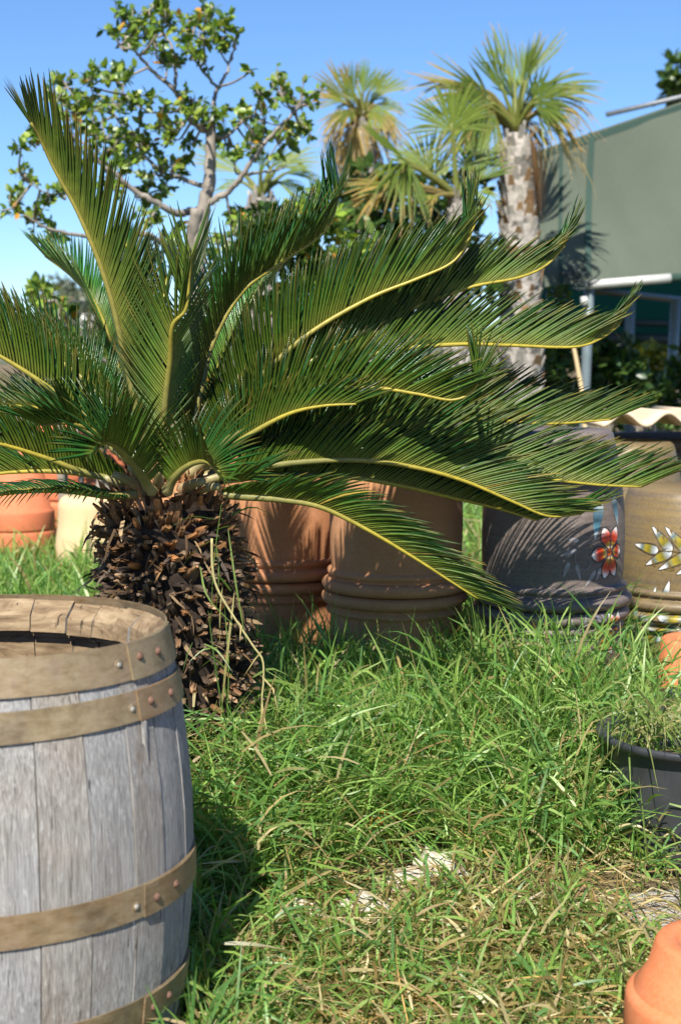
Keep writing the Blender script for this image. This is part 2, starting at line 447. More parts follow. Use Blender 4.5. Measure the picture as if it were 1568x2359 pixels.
def bush(name, label, cat, blobs, n, leafL, pal, base, group=None, orange=0.0, stems=5, mat='leaf', aspect=0.28, gap=0.5):
    """blobs: (x, y, z, r) balls that the leaf clumps fill; a few stems rise from base"""
    t = thing(name, base, label, cat, group)
    B = np.array(blobs, float); wgt = B[:, 3] ** 2; wgt /= wgt.sum()
    ncl = max(6, n // 14)
    bi = rng.choice(len(B), ncl, p=wgt)
    cl = B[bi, :3] + rand_dirs(ncl, 0.15) * (B[bi, 3] * (gap + (1 - gap) * rng.random(ncl) ** 0.6))[:, None]
    ci = rng.integers(0, ncl, n)
    P = cl[ci] + rng.normal(0, 1, (n, 3)) * (B[bi[ci], 3] * 0.16)[:, None]
    cen = B[bi[ci], :3]
    D = norm(norm(P - cen) * 0.7 + rand_dirs(n, 0.2)); U = norm(rand_dirs(n, 0.9) + norm(P - cen) * 0.4)
    LL = leafL * rng.uniform(0.6, 1.25, n)
    V, Fc = leaves_arrays(P, D, U, LL, LL * aspect)
    col = np.repeat(pick(pal, n, orange) * rng.uniform(0.75, 1.2, (ncl, 1))[ci], 8, axis=0)
    o = link('crown', mesh('crown', V, Fc, M[mat], None, False, col, base), t); tag(o, kind='stuff')
    b = MB()
    for k in range(stems):
        e = B[k % len(B), :3] + rng.normal(0, 0.2, 3) * B[k % len(B), 3]
        s = np.array(base) + np.array([rng.normal(0, 0.06), rng.normal(0, 0.06), -0.02])
        mid = (s + e) / 2 + rng.normal(0, 0.06, 3)
        P2, _ = spline([s, mid, e], 9)
        b.tube(P2, np.linspace(0.022, 0.006, 9), 6)
    b.build('trunk', M['bark'], t, off=base)
    return t

def house():
    p = at(192, 748, 120.0)
    t = thing('house', (p.x, 120, p.z - 2), 'small white house on the far hill behind the cycad', 'house')
    b = MB(); b.box((0, 2, 1.6), (2.2, 2, 1.6)); b.build('wall', M['house'], t)
    b = MB(); b.add([(-2.5, -.3, 3.2), (2.5, -.3, 3.2), (2.5, 4.3, 3.2), (-2.5, 4.3, 3.2), (-2.5, 2, 4.2), (2.5, 2, 4.2)], [(0, 1, 5, 4), (2, 3, 4, 5), (0, 4, 3), (1, 2, 5), (0, 3, 2, 1)]); b.build('roof', M['roof'], t, False)
    for x in (-1.1, 1.0):
        b = MB(); b.box((x, -0.02, 1.7), (0.35, 0.04, 0.5)); b.build('window', M['darkbar'], t)
house()
for k, (x, y, Y, r, lab) in enumerate([(150, 715, 110, 2.0, 'round grey-green tree leftmost on the far hill'), (178, 702, 135, 2.2, 'round dark tree on the ridge of the far hill'), (215, 705, 125, 2.0, 'round tree right of the white house on the far hill'),
                                       (160, 770, 60, 1.6, 'olive tree below the white house'), (225, 790, 52, 1.5, 'olive tree nearer than the white house, right of it')]):
    p = np.array(at(x, y, Y)); gzv = 0 if Y < 95 else p[2] - r
    bush('olive_tree', lab, 'tree', [(p[0], Y, p[2], r), (p[0] - r * .7, Y, p[2] - r * .3, r * .7), (p[0] + r * .7, Y, p[2] - r * .3, r * .7)], 900, r * 0.22,
         [(0.115, 0.135, 0.085), (0.09, 0.11, 0.065), (0.15, 0.165, 0.11)], (p[0], Y, max(0, gzv - 1.0)), 'trees on the far hill', stems=3)

# utility wire crossing the sky on the left
def wire():
    a, b_ = at(-500, 600, 24), at(420, 690, 24)
    P = [(a * (1 - t) + b_ * t) - Vector((0, 0, 0.25 * math.sin(math.pi * t))) for t in np.linspace(0, 1, 14)]
    b = MB(); b.tube(P, 0.012, 5)
    o = b.build('utility_wire', M['darkbar']); tag(o, 'thin dark utility wire crossing the sky at far left', 'wire')
wire()

# ------------------------------------------------------------------ shade net structure on the right
def shade_house():
    t = thing('shade_house', (3.0, 11.0, 0), 'grey-green shade net canopy on metal poles at right edge', 'shade net')
    off = np.array((3.0, 11.0, 0))
    # sloping roof sheet, slack between its fixings
    n, m = 40, 26
    TL, TR, BL, BR = at(1205, 358, 11.0), at(1900, 122, 11.0), at(1205, 664, 10.72), at(1900, 612, 10.72)
    V = []
    for i in range(n + 1):
        for j in range(m + 1):
            u, v = i / n, j / m
            p = (TL * (1 - u) + TR * u) * v + (BL * (1 - u) + BR * u) * (1 - v)
            sag = 0.05 * math.sin(math.pi * v) * (0.5 + 0.5 * math.sin(u * 9.0)) + 0.02 * math.sin(u * 40 + v * 7) * (1 - v) + 0.035 * math.exp(-((u - 0.36 - 0.22 * (0.3 - v)) / 0.02) ** 2) * max(0, 0.35 - v) * 3
            V.append((p.x, p.y + sag, p.z - sag * 0.5))
    a = np.array([i * (m + 1) + j for i in range(n) for j in range(m)])
    Fc = np.stack([a, a + m + 1, a + m + 2, a + 1], 1)
    link('net_sheet', mesh('net_sheet', V, Fc, M['net'], off=off), t)
    RL, RR = TL + Vector((0, 6, .35)), TR + Vector((0, 6, .35))
    link('roof_sheet', mesh('roof_sheet', [p_ - Vector(off) for p_ in (TL, TR, RR, RL)], [(0, 1, 2, 3)], M['net']), t)
    # seams: a vertical doubled strip and the hemmed top edge
    V = np.array(V).reshape(n + 1, m + 1, 3)
    def strip(P, wv, name, mat):
        P = np.array(P) + np.array((0, -0.012, 0.0)); wv = np.array(wv)
        k = len(P); VV = np.concatenate([P - wv, P + wv, P - wv + (0, 0.008, 0), P + wv + (0, 0.008, 0)])
        FF = [(i, i + 1, k + i + 1, k + i) for i in range(k - 1)] + [(2 * k + i, 3 * k + i, 3 * k + i + 1, 2 * k + i + 1) for i in range(k - 1)]
        link(name, mesh(name, VV - off, FF, mat), t)
    u = (1362 - 1205) / 695; i0 = int(u * n)
    strip([V[i0, j] * (1 - (u * n - i0)) + V[i0 + 1, j] * (u * n - i0) + np.array((-0.03 * (1 - j / m), 0, 0)) for j in range(2, m + 1)], (0.022, 0, 0), 'seam', M['netseam'])
    u2 = (1296 - 1205) / 695; i1 = int(u2 * n)
    strip([V[i1, j] for j in range(0, m + 1)], (0.012, 0, 0), 'seam', M['netseam'])
    strip([V[i, m] + np.array((0, 0, -0.04)) for i in range(n + 1)], (0, 0, 0.026), 'hem', M['netseam'])
    def bar(p, q, r, mat, name):
        b = MB(); P = [p * (1 - s) + q * s for s in (0, .33, .66, 1)]; b.tube(P, r, 10); return b.build(name, mat, t, off=off)
    bar(at(1345, 657, 10.65), at(1543, 640, 10.65), 0.032, M['whitebar'], 'front_rail')
    bar(at(1543, 640, 10.65), at(1900, 612, 10.65), 0.03, M['netseam'], 'front_rail')
    p = at(1356, 655, 10.7); bar(p, Vector((p.x - 0.03, p.y, 0)), 0.035, M['pole'], 'post')
    b = MB()   # black shade cloth bunched at the corner and its clamp
    for k in range(14):
        a0 = at(1335 + random.uniform(-28, 16), 640 + random.uniform(-40, 15), 10.6 + random.uniform(-.05, .05)); 
        a1 = at(1340 + random.uniform(-20, 14), 660 + random.uniform(-30, 20), 10.6)
        P, _ = spline([a0, (a0 + a1) / 2 + Vector((random.uniform(-.1, .1), 0, random.uniform(-.04, .08))), a1], 8); b.tube(P, 0.008, 5)
    b.build('cord', M['darkbar'], t, off=off)
    b = MB(); q = at(1345, 693, 10.66)
    b.tube([q + Vector((0, 0, -.03)), q + Vector((0, 0, .03))], 0.03, 12); b.build('clamp', M['whitebar'], t, off=off)
    # back wall of the shade house
    Yb = 14.5
    A, B_, C_, D_ = at(1150, 640, Yb), at(1950, 640, Yb), at(1950, 800, Yb), at(1150, 790, Yb)
    V2 = []; n2, m2 = 30, 8
    for i in range(n2 + 1):
        for j in range(m2 + 1):
            u_, v_ = i / n2, j / m2
            p = (A * (1 - u_) + B_ * u_) * (1 - v_) + (D_ * (1 - u_) + C_ * u_) * v_
            V2.append((p.x, p.y + 0.04 * math.sin(u_ * 22) * math.sin(v_ * 3), p.z))
    a = np.array([i * (m2 + 1) + j for i in range(n2) for j in range(m2)])
    link('windbreak_net', mesh('windbreak_net', V2, np.stack([a, a + 1, a + m2 + 2, a + m2 + 1], 1), M['netdark'], off=off), t)
    bar(at(1360, 668, 10.9), at(1600, 694, 13.5), 0.028, M['darkbar'], 'roof_rail')
    bar(at(1150, 738, 14.3), at(1950, 752, 14.3), 0.03, M['darkbar'], 'back_rail')
    bar(at(1330, 776, 14.3), at(1950, 792, 14.3), 0.05, M['darkbar'], 'back_rail')
    for x, Y, r in ((1556, 12.2, 0.042), (1450, 14.2, 0.05), (1660, 14.2, 0.05)):
        p = at(x, 690, Y); bar(p, Vector((p.x - (0.06 if x == 1556 else 0), p.y, 0)), r, M['pole'], 'post')
    p = at(1545, 740, 12.2)
    bar(at(1395, 264, 13.5), at(1900, 145, 13.5), 0.022, M['galv'], 'top_pipe')
    bar(at(1440, 852, 14), at(1560, 842, 14), 0.016, M['oldwood'], 'low_rail')
shade_house()

# ------------------------------------------------------------------ background shrubs and trees
PAL_HEDGE = [(0.045, 0.10, 0.022), (0.03, 0.07, 0.018), (0.075, 0.14, 0.028), (0.11, 0.175, 0.035)]
def blobs_px(lst, Y):
    out = []
    for (x, y, r) in lst:
        p = at(x, y, Y + random.uniform(-.25, .25)); out.append((p.x, p.y, p.z, r * Y / F))
    return out
def pbush(name, label, cat, lst, Y, n, L, pal, group=None, orange=0.0, gap=0.45, aspect=.28):
    bl = blobs_px(lst, Y); bx = np.mean([b[0] for b in bl])
    return bush(name, label, cat, bl, n, L, pal, (bx, Y, 0), group, orange, max(4, len(lst)), 'leaf', aspect, gap)
HG = 'hedge shrubs behind the cycad'
pbush('broadleaf_shrub', 'leafy green shrub with orange leaves behind the middle fronds', 'shrub', [(600, 540, 60), (680, 540, 75), (660, 620, 70), (760, 600, 80), (740, 510, 60), (600, 640, 60), (700, 700, 70), (620, 740, 60)], 7.9, 1500, 0.075, PAL_TREE, HG, 0.05)
pbush('broadleaf_shrub', 'dark dense shrub below the yellowing fan palm leaves', 'shrub', [(780, 450, 50), (850, 435, 50), (960, 440, 50), (1085, 450, 50), (850, 480, 70), (930, 500, 80), (1010, 480, 70), (870, 580, 90), (980, 580, 90), (1070, 520, 60), (920, 680, 100), (1080, 640, 90), (800, 680, 90)], 9.9, 2600, 0.09, PAL_HEDGE, HG, 0.04)
pbush('broadleaf_shrub', 'dark shrub between the fan palm trunk and the grey pole', 'shrub', [(1265, 830, 50), (1310, 850, 60), (1290, 910, 60), (1220, 900, 60), (1340, 920, 50), (1285, 740, 50), (1260, 680, 40), (1300, 790, 50)], 11.6, 1300, 0.09, PAL_HEDGE, HG, 0.0)
pbush('broadleaf_shrub', 'dark green shrub under the shade net right of the grey pole', 'shrub', [(1400, 850, 50), (1440, 880, 60), (1400, 920, 60), (1480, 920, 60), (1430, 820, 40)], 11.6, 1100, 0.09, PAL_HEDGE, HG)
pbush('flowering_shrub', 'yellow-flowering shrub under the shade net by the back post', 'shrub', [(1490, 830, 40), (1520, 860, 50), (1470, 850, 35)], 12.9, 650, 0.085, [(0.30, 0.30, 0.035), (0.14, 0.19, 0.03), (0.42, 0.36, 0.03)], HG)
pbush('broadleaf_shrub', 'deep green shrub at the right edge above the corrugated sheet', 'shrub', [(1560, 900, 60), (1500, 920, 55), (1600, 860, 60), (1540, 940, 60), (1640, 920, 70)], 11.9, 900, 0.09, PAL_HEDGE, HG)
pbush('hedge', 'pale green hedge far behind the shade net posts', 'hedge', [(1380, 820, 40), (1440, 815, 40), (1500, 815, 40), (1560, 820, 40), (1620, 820, 50)], 17.0, 1100, 0.12, [(0.15, 0.20, 0.08), (0.20, 0.24, 0.10), (0.09, 0.14, 0.05)], HG)
pbush('broadleaf_shrub', 'leafy shrub between the lit back frond and the tall left frond', 'shrub', [(110, 690, 32), (140, 740, 35), (180, 850, 45), (225, 830, 40), (150, 800, 40), (210, 900, 50), (260, 870, 40)], 7.6, 620, 0.075, PAL_TREE, HG, 0.06)
pbush('broadleaf_shrub', 'low shrub behind the cycad crown at left edge', 'shrub', [(30, 960, 70), (120, 990, 70), (230, 960, 60), (330, 900, 70), (400, 820, 60), (520, 850, 70)], 9.0, 900, 0.09, PAL_HEDGE, HG, 0.02)
pbush('evergreen_tree', 'dark green tree top at the right edge above the net', 'tree', [(1575, 170, 40), (1560, 205, 30), (1600, 230, 60), (1620, 150, 50)], 20.0, 800, 0.16, PAL_HEDGE)

# ------------------------------------------------------------------ leafy tree behind the cycad
def fig_tree():
    Y0 = 7.2
    base = (at(452, 1000, Y0).x, Y0, 0)
    t = thing('broadleaf_tree', base, 'open-crowned tree with grey trunk, glossy leaves and a few orange ones', 'tree')
    off = np.array(base)
    def q(pts, dz=0.0):
        return [at(x, y, Y0 + dz * i / max(1, len(pts) - 1)) for i, (x, y) in enumerate(pts)]
    limbs = [
        ([(452, 1000), (456, 760), (462, 640), (468, 540), (478, 430), (486, 330), (487, 295)], 0, .072, .028),
        ([(448, 900), (440, 640), (436, 540), (440, 485)], -.1, .055, .036),
        ([(487, 300), (462, 300), (430, 250), (405, 200), (375, 175), (330, 140), (285, 125)], -.25, .026, .008),
        ([(405, 200), (410, 160), (395, 90), (360, 40)], .2, .015, .006),
        ([(487, 295), (488, 240), (500, 190), (512, 150), (530, 100)], .2, .022, .006),
        ([(497, 200), (470, 160), (450, 110), (470, 40)], .2, .013, .005),
        ([(440, 490), (480, 468), (540, 435), (570, 400), (610, 335), (660, 270), (690, 220)], -.3, .030, .007),
        ([(570, 400), (620, 390), (660, 380)], .3, .014, .005),
        ([(440, 485), (410, 490), (370, 470), (310, 430), (250, 390), (180, 320), (120, 290)], -.45, .030, .006),
        ([(478, 430), (440, 420), (400, 405), (350, 380), (290, 300), (240, 230), (210, 200)], .4, .020, .006),
        ([(487, 310), (520, 320), (560, 290), (610, 270)], .3, .016, .005),
        ([(440, 620), (380, 570), (320, 540), (220, 540), (130, 530), (40, 490)], -.5, .032, .006),
        ([(310, 430), (220, 420), (120, 440), (60, 410)], -.1, .012, .004),
        ([(430, 250), (380, 250), (320, 235), (270, 195)], .2, .012, .004),
        ([(450, 800), (350, 840), (245, 845), (185, 790), (150, 740), (115, 690)], -.5, .030, .006),
    ]
    nodes = []
    for pts, dz, r0, r1 in limbs:
        P, _ = spline(q(pts, dz), 8 * len(pts)); 
        P = P + np.cumsum(rng.normal(0, 0.003, P.shape), 0)
        nodes.append(P)
        b = MB(); b.tube(P, np.linspace(r0, r1, len(P)) * (.78 if r0 > .05 else .62) * (1 + .10 * np.sin(np.arange(len(P)) * 2.3)), 8)
        b.build('trunk' if r0 > .05 else 'branch', M['bark'], t, off=off)
    nodes = np.concatenate(nodes)
    cl = [(300, 60, 45), (345, 25, 40), (380, 50, 35), (430, 60, 35), (480, 25, 40), (510, 70, 35), (275, 105, 40), (360, 115, 30), (450, 115, 40), (505, 115, 30), (545, 88, 15), (578, 165, 12), (155, 200, 45), (210, 200, 40), (270, 190, 35),
          (135, 250, 50), (200, 260, 50), (260, 240, 45), (330, 240, 50), (385, 155, 40), (100, 320, 40), (170, 320, 55), (240, 320, 60), (310, 310, 50), (370, 290, 45), (300, 380, 50), (250, 400, 45), (420, 240, 35), (460, 265, 30),
          (510, 270, 40), (560, 280, 40), (610, 280, 45), (650, 220, 50), (690, 240, 45), (700, 290, 35), (640, 330, 50), (580, 340, 45), (540, 370, 30), (520, 330, 30), (360, 400, 45), (400, 380, 35), (340, 450, 40), (60, 400, 35),
          (30, 480, 40), (80, 510, 45), (130, 540, 40), (50, 340, 25), (150, 440, 30), (110, 470, 25), (350, 500, 30), (200, 480, 30), (330, 340, 40), (290, 160, 30), (230, 370, 40), (180, 400, 35), (470, 90, 30), (320, 90, 30), (400, 320, 28), (440, 330, 20), (600, 220, 18), (560, 520, 40), (520, 560, 40), (500, 600, 40), (390, 560, 40), (350, 600, 40),
          (100, 680, 30), (135, 730, 30), (110, 790, 25), (185, 850, 35), (220, 820, 30)]
    P_, D_, U_ = [], [], []
    tw = MB()
    for (x, y, r) in cl:
        c = np.array(at(x, y, Y0 + random.uniform(-.35, .35))); rr = r * Y0 / F
        d2 = np.linalg.norm((nodes - c) * np.array([1, .4, 1]), axis=1); s = nodes[int(np.argmin(d2))]
        mid = (s + c) / 2 + rng.normal(0, 0.02, 3) + np.array([0, 0, -0.02])
        P, _ = spline([s, mid, c], 7); tw.tube(P, np.linspace(.007, .004, 7), 5, cap=False)
        nt_ = max(2, int(round(r / 6)))
        for k in range(nt_):
            e = c + rand_dirs(1, 0.5)[0] * rr * random.uniform(.5, 1.45)
            m_ = (c + e) / 2 + rng.normal(0, .012, 3)
            Q, _ = spline([c, m_, e], 5); tw.tube(Q, np.linspace(.004, .0022, 5), 4, cap=False)
            ax = norm(e - c)
            for j in range(random.randint(8, 12)):
                u = random.uniform(.3, 1.02); p = c + (e - c) * u
                dr = norm(ax * 0.5 + rand_dirs(1, .25)[0]); P_.append(p); D_.append(dr); U_.append(norm(rand_dirs(1, .5)[0] * .8 + np.array(to_sun) * .5))
    tw.build('twigs', M['bark'], t, off=off)['kind'] = 'stuff'
    P_, D_, U_ = map(np.array, (P_, D_, U_)); n = len(P_)
    LL = rng.uniform(.030, .053, n)
    order = np.argsort(-LL); big, rest = order[:300], order[300:]
    V, Fc = leaves_arrays(P_[rest], D_[rest], U_[rest], LL[rest], LL[rest] * .30)
    o = link('foliage', mesh('foliage', V, Fc, M['leaf'], None, False, np.repeat(pick(PAL_TREE, len(rest), .02), 8, 0), off), t); o['kind'] = 'stuff'
    # the larger leaves one by one, sharing a few meshes
    protos = []
    for c in PAL_TREE * 5 + [(0.55, .27, .03)]:
        V, Fc = leaves_arrays(np.zeros((1, 3)), np.array([[1., 0, 0]]), np.array([[0, 0, 1.]]), 1.0, .30, .2, random.uniform(.05, .3))
        protos.append(mesh('leaf', V, Fc, M['leaf'], None, False, np.repeat([np.array(c) * random.uniform(.8, 1.2)], 8, 0)))
    for i in big:
        me = protos[random.randrange(len(protos))] if random.random() < .9 else protos[random.randrange(25)]
        o = link('leaf', me, t)
        x = D_[i]; z = norm(U_[i] - x * np.dot(U_[i], x)); y = np.cross(z, x)
        mt = Matrix(((x[0], y[0], z[0], 0), (x[1], y[1], z[1], 0), (x[2], y[2], z[2], 0), (0, 0, 0, 1)))
        o.matrix_local = Matrix.Translation(Vector(P_[i] - off)) @ mt @ Matrix.Scale(LL[i], 4)
fig_tree()

# ------------------------------------------------------------------ fan palms
def fan_leaf(t, off, crown, H, tip, span, dry, droop, face=(-.25, -.8, .55), nseg=None, messy=1.0):
    crown, H, tip = map(np.array, (crown, H, tip))
    A = tip - H; Rr = np.linalg.norm(A); A = A / Rr
    N = np.array(face, float) + rng.normal(0, .15, 3); N = norm(N - A * np.dot(N, A)); B = np.cross(N, A)
    ns = nseg or max(10, int(span / 5.2)); sp = R(span)
    g = np.array([(0.15, .225, .03), (.20, .27, .045), (.115, .18, .028)])[random.randrange(3)] * random.uniform(.85, 1.2)
    yl = np.array((.42, .34, .07)); br = np.array((.40, .26, .12))
    us = np.array([0, .12, .3, .5, .65, .8, .92, 1.0]); b = MB()
    for k in range(ns):
        ph = -sp / 2 + sp * (k + .5) / ns + rng.normal(0, .03 * messy); L = Rr * (1 - .25 * abs(ph / (sp / 2 + .01)) ** 2) * random.uniform(.78, 1.06)
        d = A * math.cos(ph) + B * math.sin(ph); sd = -A * math.sin(ph) + B * math.cos(ph)
        hw = L * us * math.tan(sp / ns / 2) * 1.06; f = us > .5
        hw[f] = (L * .5 * math.tan(sp / ns / 2)) * (1 - (us[f] - .5) / .5) ** .8 * 1.25 + .0012
        dr = droop * random.uniform(.4, 1.8) + (random.uniform(.2, .7) if random.random() < .12 * messy else .03)
        cup = .10 * (abs(ph) / (sp / 2 + .01)) ** 2
        cen = H + d * (L * us)[:, None] + N * (cup * L * us ** 2)[:, None] + np.array([0, 0, -1.0]) * (L * dr * np.clip(us - .25, 0, 1) ** 2 * 1.5)[:, None]
        if dr > .5: cen += rng.normal(0, .012, cen.shape) * us[:, None]
        V = np.stack([cen - sd * hw[:, None] - N * (hw * .35)[:, None], cen + N * (hw * .35)[:, None], cen + sd * hw[:, None] - N * (hw * .35)[:, None]], 1).reshape(-1, 3)
        e = min(1, max(0, dry + random.uniform(-.2, .2)))
        tt = np.clip((us - (1 - e * 1.1)) / .25, 0, 1)[:, None]; tp = np.clip((us - .88) / .12, 0, 1)[:, None]
        c = (g * (1 - .5 * e) + yl * .5 * e) * (1 - tt) + (yl * .45 + br * .55) * tt; c = c * (1 - tp) + br * 1.15 * tp
        c = c * random.uniform(.85, 1.15)
        b.add(V, [(i * 3 + s, i * 3 + s + 1, i * 3 + s + 4, i * 3 + s + 3) for i in range(len(us) - 1) for s in (0, 1)], np.repeat(c, 3, 0))
    leaf = b.build('fan_leaf', M['fan'], t, off=off)
    b = MB(); mid = (crown + H) / 2 + np.array([0, 0, .05 * np.linalg.norm(H - crown)])
    P, _ = spline([crown, mid, H, H + A * Rr * .12], 9)
    pc = (np.array((.24, .27, .06)) * (1 - dry) + br * dry)
    b.tube(P, np.linspace(.022, .009, 9), 6, np.repeat([pc], 9, 0)); b.build('stalk', M['fan'], leaf, off=off)

def fan_palm(label, Y, crown, leaves, trunk=None, r=.14):
    c = at(*crown, Y); base = (c.x + (0.04 if trunk else 0), Y, 0)
    t = thing('fan_palm', base, label, 'palm', 'fan palms in the background'); off = np.array(base)
    for lf in leaves:
        hx, hy, tx, ty, span, dry, droop = lf[:7]; dz = lf[7] if len(lf) > 7 else random.uniform(-.35, .35)
        face = lf[8] if len(lf) > 8 else (-.25, -.8, .55)
        fan_leaf(t, off, c, at(hx, hy, Y + dz * .4), at(tx, ty, Y + dz), span, dry, droop, face)
    zt = c.z - .02
    P = [Vector((base[0], Y, -.05)), Vector((base[0] + .01, Y, zt * .35)), Vector((base[0] - .01, Y, zt * .7)), Vector((c.x, Y, zt))]
    P, _ = spline(P, 26); rr = np.interp(np.linspace(0, 1, 26), [0, .25, .8, .97, 1], [r * 1.25, r * 1.12, r * .98, r * .8, r * .5])
    b = MB(); b.tube(P, rr * .93, 20); tr = b.build('trunk', M['palmbark'], t, off=off)
    # cut leaf bases wrapped round the trunk
    b = MB(); rows = int(zt / .06)
    for i in range(rows):
        f = (i + .5) / rows; pc = np.array([np.interp(f, np.linspace(0, 1, 26), P[:, j]) for j in range(3)]); rad = np.interp(f, np.linspace(0, 1, 26), rr)
        for k in range(12):
            a = (k + .37 * i) * 2 * math.pi / 12 + rng.normal(0, .22)
            o_ = np.array([math.cos(a), math.sin(a), 0]); s_ = np.array([-math.sin(a), math.cos(a), 0]); hh = random.uniform(.03, .10); ww = rad * .30 * random.uniform(.5, 1.2)
            p0 = pc + o_ * rad * .9 + np.array([0, 0, rng.normal(0, .022)]); out = random.uniform(.012, .032)
            g = random.uniform(.55, 1.25); cc = np.array((.45, .42, .375)) * g if random.random() < .78 else np.array((.30, .19, .10)) * g
            b.add([p0 - s_ * ww, p0 + s_ * ww, p0 + s_ * ww * .5 + o_ * out + np.array([0, 0, hh]), p0 - s_ * ww * .5 + o_ * out + np.array([0, 0, hh]), p0 + o_ * (out - .02) + np.array([0, 0, hh * 1.1])],
                  [(0, 1, 2, 3), (3, 2, 4), (0, 3, 4), (2, 1, 4)], cc)
    b.build('leaf_bases', M['straw'], tr, False, off=off)['kind'] = 'stuff'
    return t, off, c

t, off, c = fan_palm('tall fan palm with whitish trunk in front of the shade net', 10.0, (1188, 300), [
    (1160, 215, 1098, 52, 46, .0, .02), (1185, 200, 1125, 48, 30, .0, .02), (1202, 190, 1208, 78, 44, .0, .0), (1212, 185, 1288, 52, 46, .0, .05), (1200, 200, 1250, 70, 30, .0, .02),
    (1240, 205, 1400, 178, 62, .1, .15), (1228, 230, 1300, 165, 150, .0, .05, -.3, (-.1, -.9, .3)), (1245, 225, 1395, 232, 66, .55, .45), (1245, 250, 1375, 290, 74, .8, .6), (1230, 262, 1340, 300, 80, .9, .7),
    (1130, 215, 925, 135, 46, .4, .0, -.2), (1125, 220, 950, 185, 44, .35, .2), (1150, 235, 1010, 190, 60, .1, .1), (1110, 250, 990, 300, 70, .2, .4, -.4), (1130, 235, 1040, 140, 46, .1, .05), (1125, 245, 1000, 235, 120, .05, .25, -.5, (-.2, -.9, .3)), (1135, 255, 1050, 345, 90, .15, .4, -.4), (1225, 240, 1345, 205, 100, .05, .2, -.4, (-.1, -.9, .3)), (1235, 262, 1330, 260, 100, .35, .5, -.3), (1120, 245, 1055, 330, 80, .35, .5, -.3), (1140, 240, 1020, 240, 90, .05, .2), (1110, 270, 1090, 350, 70, .6, .5), (1205, 275, 1270, 335, 70, .95, .7), (1150, 275, 1080, 310, 70, .5, .6), (1180, 225, 1165, 140, 60, 0, .05, .5), (1215, 225, 1270, 160, 60, 0, .05, .6)],
    True, .135)
b = MB()      # dry leaf skirts hanging down the trunk
for x0, y0, x1, y1, wd in ((1232, 330, 1246, 530, .05), (1226, 320, 1232, 470, .04), (1148, 330, 1140, 440, .03), (1150, 320, 1138, 400, .04), (1238, 340, 1256, 480, .025)):
    for k in range(9):
        a0 = at(x0 + random.uniform(-6, 6), y0, 9.9); a1 = at(x1 + random.uniform(-9, 9), y1 + random.uniform(-40, 10), 9.83 + random.uniform(-.04, .04))
        P, _ = spline([a0, (a0 + a1) / 2 + Vector((random.uniform(-.02, .02), -.03, 0)), a1], 7); wv = np.array([wd * .12 * random.uniform(.5, 1.2), 0.006, 0])
        ww = np.array([.5, 1, 1, .9, .7, .5, .1])[:, None]
        b.add(np.concatenate([P - wv * ww, P + wv * ww + (0, .01, 0)]), [(i, i + 1, 8 + i, 7 + i) for i in range(6)], np.array((.40, .25, .12)) * random.uniform(.6, 1.2))
b.build('dry_skirt', M['straw'], t, off=off)
fan_palm('distant fan palm with dry hanging leaves left of the tall palm', 12.5, (832, 275), [
    (800, 230, 738, 130, 70, .35, .05), (835, 215, 865, 125, 80, .1, .05), (868, 220, 940, 160, 90, .1, .1), (810, 250, 735, 290, 80, .6, .4), (870, 260, 945, 320, 80, .4, .4), (790, 265, 745, 330, 70, .9, .5), (848, 255, 905, 275, 80, .2, .35, -.5), (815, 255, 750, 270, 80, .3, .35, -.5), (825, 230, 770, 165, 60, .3, .1, -.3), (800, 240, 720, 190, 40, .4, .1), (795, 255, 765, 250, 90, .2, .3), (812, 280, 785, 385, 50, 1, .6), (800, 290, 815, 390, 50, 1, .7),
    (840, 280, 850, 390, 60, 1, .6), (865, 262, 915, 310, 70, .6, .5), (850, 235, 890, 200, 60, .1, .1), (820, 270, 860, 330, 70, .8, .5), (815, 215, 790, 130, 70, .2, .05), (850, 210, 905, 150, 70, .1, .05), (790, 235, 715, 215, 60, .5, .1), (870, 240, 945, 235, 80, .3, .3), (820, 285, 805, 410, 60, 1, .5), (850, 285, 875, 400, 60, 1, .6), (780, 300, 770, 410, 50, 1, .4), (830, 240, 780, 190, 100, .3, .2), (860, 240, 890, 290, 90, .5, .5)], True, .13)
fan_palm('young low fan palm with yellow-green fans between the taller palms', 9.2, (1052, 452), [
    (1040, 300, 1025, 160, 190, .0, .12, -.1, (-.2, -.9, .25)), (985, 395, 930, 280, 120, .05, .1, .1), (1085, 400, 1120, 290, 120, 0, .1, .2), (938, 372, 832, 285, 140, .05, .05, -.4, (.1, -.7, .7)), (935, 378, 905, 470, 110, .15, .35, -.5, (.1, -.8, .5)), (900, 425, 795, 432, 56, .55, .1, -.4), (880, 440, 800, 480, 50, .75, .2, -.4),
    (1100, 415, 1165, 330, 110, .0, .1, .1), (1000, 420, 985, 320, 100, .1, .1, .2), (1010, 450, 940, 455, 80, .5, .4, -.3), (1090, 445, 1150, 440, 70, .2, .3)], None, .06)
fan_palm('dark fan palm mostly hidden behind the broadleaf tree', 10.4, (600, 450), [
    (640, 385, 752, 345, 70, .0, .1), (655, 400, 755, 385, 60, .05, .2), (560, 400, 430, 328, 46, .1, .05), (600, 390, 610, 315, 90, .0, .1), (640, 420, 720, 440, 80, .1, .3), (560, 420, 480, 430, 80, .1, .3), (625, 385, 690, 330, 60, 0, .1)], None, .12)
